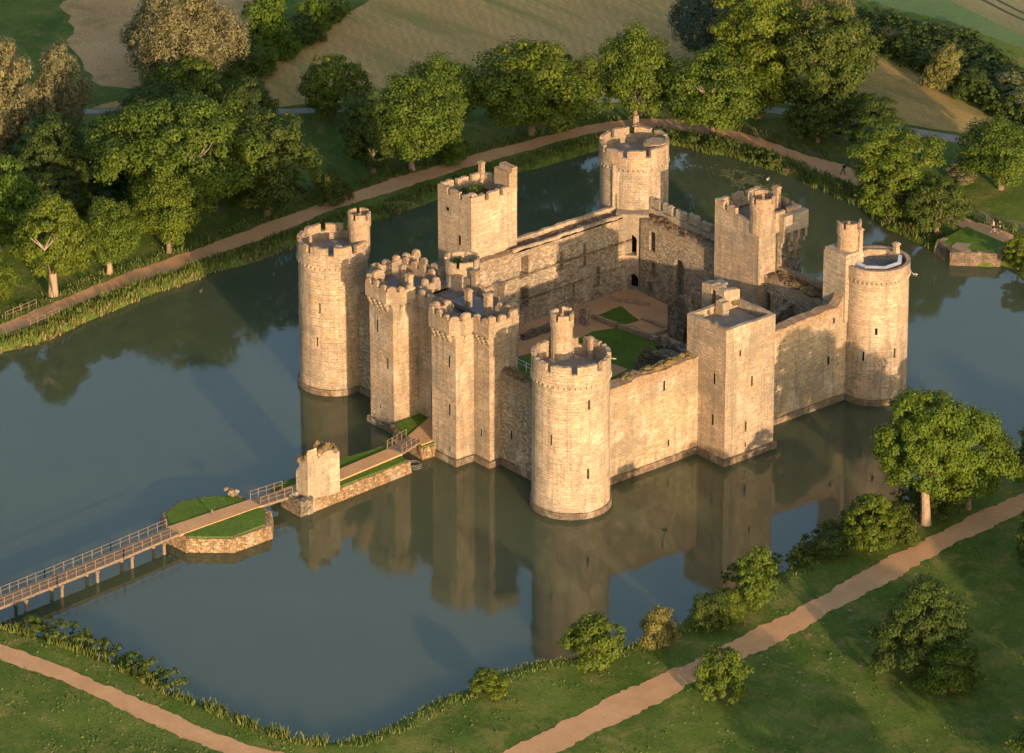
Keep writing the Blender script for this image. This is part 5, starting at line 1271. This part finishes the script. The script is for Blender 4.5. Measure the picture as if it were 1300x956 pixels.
scrub('woodland_floor', 'dark undergrowth beneath the trees at upper left', [(-124, 12), (-116, 16), (-108, 24), (-118, 34), (-104, 6), (-112, 30), (-100, 30)], 170, (1.0, 2.2, 4.0), M['leaf_dark'], 5)
scrub('bank_scrub', 'low leafy bushes under the trees at the far moat corner', MOAT[18:25], 40, (.5, 1.3, .5), M['leaf_dark'], 6)
scrub('field_scrub', 'rough weeds along the hedge at the top left', [(-131, 46), (-135, 52), (-139, 60), (-143, 70), (-148, 82)], 60, (.8, 1.6, 1.0), M['leaf'], 7)
# floating weed
g = np.random.default_rng(5); n = 2600
tt = g.random(n); cxy = np.stack([-66 + tt * 12 + g.normal(size=n) * 1.6, 83.5 + 1.0 * np.sin(tt * 5) + g.normal(size=n) * 1.1], 1)
keep = (np.sin(cxy[:, 0] * 1.7) + np.sin(cxy[:, 1] * 2.3 + cxy[:, 0]) + g.normal(size=n) * .7) > -.1; cxy = cxy[keep]
V, F = leaf_quads(np.column_stack([cxy, np.full(len(cxy), .03) + g.random(len(cxy)) * .02]), np.tile([0, 0, 1.], (len(cxy), 1)) + g.normal(size=(len(cxy), 3)) * .12, g.uniform(.2, .45, len(cxy)), 1.2, g)
o = add('floating_weed', np_mesh('floating_weed', V, F, plain_mat('pond_weed', (.13, .14, .05), (.07, .085, .03), 1.2))); tag(o, 'patch of floating water weed near the far bank', 'water weed', kind='stuff')

g = np.random.default_rng(15); k = g.integers(0, len(SHa), 5200); q_ = SHa[k] + g.normal(size=(5200, 2)) * 1.0; s_ = sdist(q_)
q_ = q_[(s_ > .1) & (s_ < 2.4) & (np.sin(k * .11) + np.sin(k * .043 + 1) + g.normal(size=5200) * .5 > .35)]
V, F = leaf_quads(np.column_stack([q_, np.full(len(q_), .02) + g.random(len(q_)) * .02]), np.tile([0, 0, 1.], (len(q_), 1)) + g.normal(size=(len(q_), 3)) * .08, g.uniform(.12, .34, len(q_)), 1.2, g)
o = add('floating_weed', np_mesh('margin_weed', V, F, M['reed'])); tag(o, 'thin scum and floating leaves along the moat margins', 'water weed', kind='stuff')

# ---- bastion on the far right bank, culvert stone
bz = empty('stone_bastion', (-22, 88, 0)); tag(bz, 'low stone-walled grassy bastion projecting into the moat at right', 'bastion')
BP = [(-27.6, 88.0), (-27.3, 86.3), (-22.8, 84.9), (-18.2, 89.6), (-19.4, 92.0)]
rev_wall(BP, (-23, 89), 1.75, .7, M['plinth'], bz, 19, closed=False)
m = MB(); m.prism([(-27.2, 88.5), (-26.8, 86.6), (-22.8, 85.5), (-18.8, 89.6), (-19.8, 93.0), (-28, 93.0)], .5, 1.72); m.build('lawn', M['lawn'], bz)
m = MB(); m.prism([(-25.0, 88.2), (-24.3, 86.6), (-21.9, 86.4), (-21.4, 87.6), (-22.8, 88.0), (-23.4, 89.2)], 1.6, 1.78); m.build('bare_patch', M['bare'], bz)
m = MB(); m.tube([(-60.2, 90.9, .15), (-60.1, 89.6, .15)], [.75, .75], 14); m.blob((-60.2, 90.6, .55), (1.2, .8, .35), 3, 5, .12)
o = m.build('stone_outfall', M['cause']); tag(o, 'rounded stone outfall at the far bank below the path', 'outfall')
# stone sill and rails at the lower left path
m = MB(); rg = random.Random(8)
for k in range(14): m.blob((-81.4 + rg.uniform(-.6, .5), -20.6 + k * .33, .45), (.5, .35, .4), k, 4, .25)
o = m.build('stone_sluice', M['cause']); tag(o, 'pale stone sluice edge in the bank under the left path railings', 'sluice')
r1 = empty('wooden_railing', (-86.9, -19, LZ)); tag(r1, 'wooden post-and-rail fence on the far side of the path at the left edge', 'railing', None); rail_line(r1, [(-86.6, -21.8), (-87.4, -16.4)], LZ, 1.3)
r2 = empty('wooden_railing', (-82.6, -18.5, LZ)); tag(r2, 'wooden post-and-rail fence on the water side of the path at the left edge', 'railing', None); rail_line(r2, [(-82.2, -21.0), (-83.4, -15.6)], LZ, 1.3)
# blue railing inside the court
r3 = empty('metal_railing', (-9.5, 2.6, 12.4)); tag(r3, 'thin pale metal safety railing on the wall-walk behind the nearest round tower', 'railing', None)
rail_line(r3, [(-13.6, 2.9), (-8.0, 2.9), (-5.0, 2.9)], 12.3, 1.8, mat=M['metal'], ps=.06)
m = MB(); m.tube([(-1.2, 4.6, 17.2), (-.2, 5.2, 17.4), (1.2, 6.0, 17.5)], [.1, .1, .08], 6); o = m.build('spout', M['stone_pale'], tF)

# ------------------------------------------------------------------ PEOPLE AND BIRDS
def skin_mesh(name, verts, edges, radii, mat, sub=1):
    me = bpy.data.meshes.new(name); me.from_pydata(verts, edges, []); me.update(); o = bpy.data.objects.new(name, me); col.objects.link(o)
    md = o.modifiers.new('skin', 'SKIN'); sv = me.skin_vertices[0].data
    for i, r in enumerate(radii): sv[i].radius = (r, r) if not hasattr(r, '__len__') else r
    sv[0].use_root = True
    if sub: s = o.modifiers.new('sub', 'SUBSURF'); s.levels = sub; s.render_levels = sub
    dg = bpy.context.evaluated_depsgraph_get(); bpy.context.view_layer.update(); dg = bpy.context.evaluated_depsgraph_get()
    m2 = bpy.data.meshes.new_from_object(o.evaluated_get(dg)); o.modifiers.clear(); o.data = m2; m2.materials.clear(); m2.materials.append(mat)
    for p in m2.polygons: p.use_smooth = True
    return o
M['skin'] = plain_mat('skin', (.50, .31, .22), (.44, .27, .19), 3, .6, 0)
def cloth(n, c): return plain_mat(n, c, tuple(x * .75 for x in c), 4, .85, .2, .01)
def person(label, x, y, rz, top, legs, shoes, hair, stride=.28, top_len=.95):
    e = empty('person', (x, y, LZ + .03), rz); tag(e, label, 'person')
    # y forward, x sideways
    Vb = [(0, 0, .95), (0, 0, 1.15), (0, 0, 1.40), (0, .01, 1.52), (0, .03, 1.66), (0, .03, 1.74),
          (-.10, 0, .90), (-.11, stride * .5, .50), (-.11, stride, .09), (-.11, stride + .15, .04), (.10, 0, .90), (.11, -stride * .35, .50), (.11, -stride, .11), (.11, -stride + .14, .05),
          (-.19, 0, 1.42), (-.25, -.08, 1.14), (-.25, -.02, .90), (-.25, .02, .80), (.19, 0, 1.42), (.25, .08, 1.14), (.25, .18, .93), (.25, .24, .84)]
    Eb = [(0, 1), (1, 2), (2, 3), (3, 4), (4, 5), (0, 6), (6, 7), (7, 8), (8, 9), (0, 10), (10, 11), (11, 12), (12, 13), (2, 14), (14, 15), (15, 16), (16, 17), (2, 18), (18, 19), (19, 20), (20, 21)]
    Rb = [(.15, .11), (.13, .10), (.15, .10), .055, .095, .07, .085, .058, .04, .035, .085, .058, .04, .035, .06, .042, .032, .035, .06, .042, .032, .035]
    b = skin_mesh('body', Vb, Eb, Rb, M['skin']); b.parent = e
    s = skin_mesh('shirt', [Vb[0], Vb[1], Vb[2], (0, 0, 1.47), Vb[14], Vb[15], Vb[18], Vb[19]], [(0, 1), (1, 2), (2, 3), (2, 4), (4, 5), (2, 6), (6, 7)], [(.175, .135), (.155, .125), (.17, .125), .075, .08, .06, .08, .06], top); s.parent = e
    t = skin_mesh('trousers', [(0, 0, .98), (-.10, 0, .88), Vb[7], (-.11, stride * .92, .14), (.10, 0, .88), Vb[11], (.11, -stride * .95, .16)], [(0, 1), (1, 2), (2, 3), (0, 4), (4, 5), (5, 6)], [(.165, .125), .108, .078, .058, .108, .078, .058], legs); t.parent = e
    for (fx, fy_) in ((-.11, stride), (.11, -stride)):
        m = MB(); m.box(fx - .05, fx + .05, fy_ - .07, fy_ + .2, 0, .09, bottom=True); o = m.build('shoe', shoes); o.parent = e
    m = MB(); m.blob((0, .005, 1.70), (.11, .12, .12), 1, 8, .03); o = m.build('hair', hair, smooth=True, merge=True); o.parent = e
    return e
dirp = math.atan2(-.2, 1)
pb = person('walker in bright blue top and dark trousers with a dark rucksack on the far path', -53.6, 94.4, R(95), cloth('blue_top', (.03, .16, .42)), cloth('dark_trousers', (.03, .04, .07)), cloth('dark_shoes', (.02, .02, .02)), cloth('dark_hair', (.03, .02, .015)))
m = MB(); m.box(-.17, .17, -.34, -.14, 1.02, 1.45, bottom=True); o = m.build('rucksack', cloth('rucksack_dark', (.015, .02, .035))); o.parent = pb
p1 = person('walker in pale pink clothing at the right end of the far path', -25.9, 95.9, R(150), cloth('pale_top', (.75, .55, .47)), cloth('cream_trousers', (.70, .58, .48)), cloth('white_shoes', (.7, .68, .66)), cloth('brown_hair', (.12, .06, .03)))
m = MB(); m.box(-.36, -.24, -.1, .25, .62, .92, bottom=True); o = m.build('handbag', cloth('bag_dark', (.02, .02, .04))); o.parent = p1
p2 = person('walker in black with green shoulders beside the pale pink walker', -25.2, 96.4, R(150), cloth('black_green_top', (.02, .05, .035)), cloth('tan_trousers', (.03, .03, .035)), cloth('tan_shoes', (.45, .3, .12)), cloth('dark_hair2', (.03, .02, .015)))
def bird(name, label, x, y, s, rz, body, neck=True, cat='bird', group=None):
    e = empty(name, (x, y, 0), rz, (s, s, s)); tag(e, label, cat, group)
    V_ = [(0, 0, .10), (0, .28, .13), (0, .38, .17), (0, .40, .34 if neck else .26), (0, .42, .48 if neck else .30), (0, .52, .46 if neck else .28), (0, -.3, .16), (0, -.46, .22)]
    b = skin_mesh('body', V_, [(0, 1), (1, 2), (2, 3), (3, 4), (4, 5), (0, 6), (6, 7)], [(.19, .16), (.15, .14), .07, .045, .06, .022, (.13, .1), .03], body); b.parent = e
    m = MB(); m.tube([(0, .50, .46 if neck else .28), (0, .62, .44 if neck else .265)], [.028, .012], 6); o = m.build('beak', M['bark']); o.parent = e
white = cloth('white_feathers', (.8, .8, .78)); brownf = cloth('brown_feathers', (.14, .10, .07)); greyf = cloth('grey_feathers', (.45, .42, .38))
bird('swan', 'white swan on the water beside the far round tower', -76.6, 80.6, 1.1, 1.0, white, True, 'swan')
for k, (x, y, c_, s_) in enumerate([(-23.4, 79.2, greyf, .9), (-24.3, 79.0, greyf, .8)]):
    bird('duck', 'pale duck, one of a close pair on open water right of the lead-guttered tower', x, y, s_, 2.0 + k, c_, False, 'duck', 'pair of ducks on the right water')
bird('duck', 'single brown duck near the left bank below the tree reflections', -79.3, 4.0, .9, .6, brownf, False, 'duck')
bird('duck', 'brown duck on the water below the middle square tower', 12.8, 3.8, .8, 2.6, brownf, False, 'duck')
bird('duck', 'pale duck on dark water behind the far right square tower', -60.3, 86.6, .9, .4, greyf, False, 'duck')

# ------------------------------------------------------------------ LIGHT, SKY, CAMERA
SUN_EL = R(9.5); th = R(18); sdir = Vector((math.cos(th) * math.cos(SUN_EL), -math.sin(th) * math.cos(SUN_EL), math.sin(SUN_EL)))
w = bpy.data.worlds.new('World'); sc.world = w; w.use_nodes = True; nt = w.node_tree; nt.nodes.clear()
sky = nt.nodes.new('ShaderNodeTexSky'); sky.sky_type = 'NISHITA'; sky.sun_disc = False; sky.sun_elevation = SUN_EL; sky.sun_rotation = math.atan2(sdir.x, sdir.y)
sky.air_density = 1.0; sky.dust_density = 2.0; sky.ozone_density = 1.0
bg = nt.nodes.new('ShaderNodeBackground'); bg.inputs[1].default_value = .15; out = nt.nodes.new('ShaderNodeOutputWorld')
nt.links.new(sky.outputs[0], bg.inputs[0]); nt.links.new(bg.outputs[0], out.inputs[0])
l = bpy.data.lights.new('sun', 'SUN'); l.energy = 3.5; l.angle = R(.6); l.color = (1, .70, .45)
lo = bpy.data.objects.new('sun', l); col.objects.link(lo); lo.rotation_euler = (-sdir).to_track_quat('-Z', 'Y').to_euler(); lo.location = (200, -60, 120)
cam = bpy.data.cameras.new('camera'); co = bpy.data.objects.new('camera', cam); col.objects.link(co); sc.camera = co
fw = Vector((-0.70307221, 0.583544, -0.40640604)); rt_ = Vector((0.63927749, 0.76897405, -0.0017914)); up_ = Vector((-0.31147034, 0.26106572, 0.91369082))
mt = Matrix((rt_, up_, -fw)).transposed().to_4x4(); mt.translation = Vector((437.41602237, -372.11368977, 276.48757149)); co.matrix_world = mt
cam.sensor_width = 36; cam.lens = 6761.784 / 1300 * 36; cam.shift_y = -44.5 / 1300; cam.clip_start = 1; cam.clip_end = 20000
sc.view_settings.view_transform = 'Standard'; sc.view_settings.look = 'None'; sc.view_settings.exposure = 1.2; sc.view_settings.gamma = 1
sc.render.engine = 'CYCLES'; sc.render.resolution_x = 1024; sc.render.resolution_y = 753
sc.cycles.max_bounces = 5; sc.cycles.transparent_max_bounces = 4
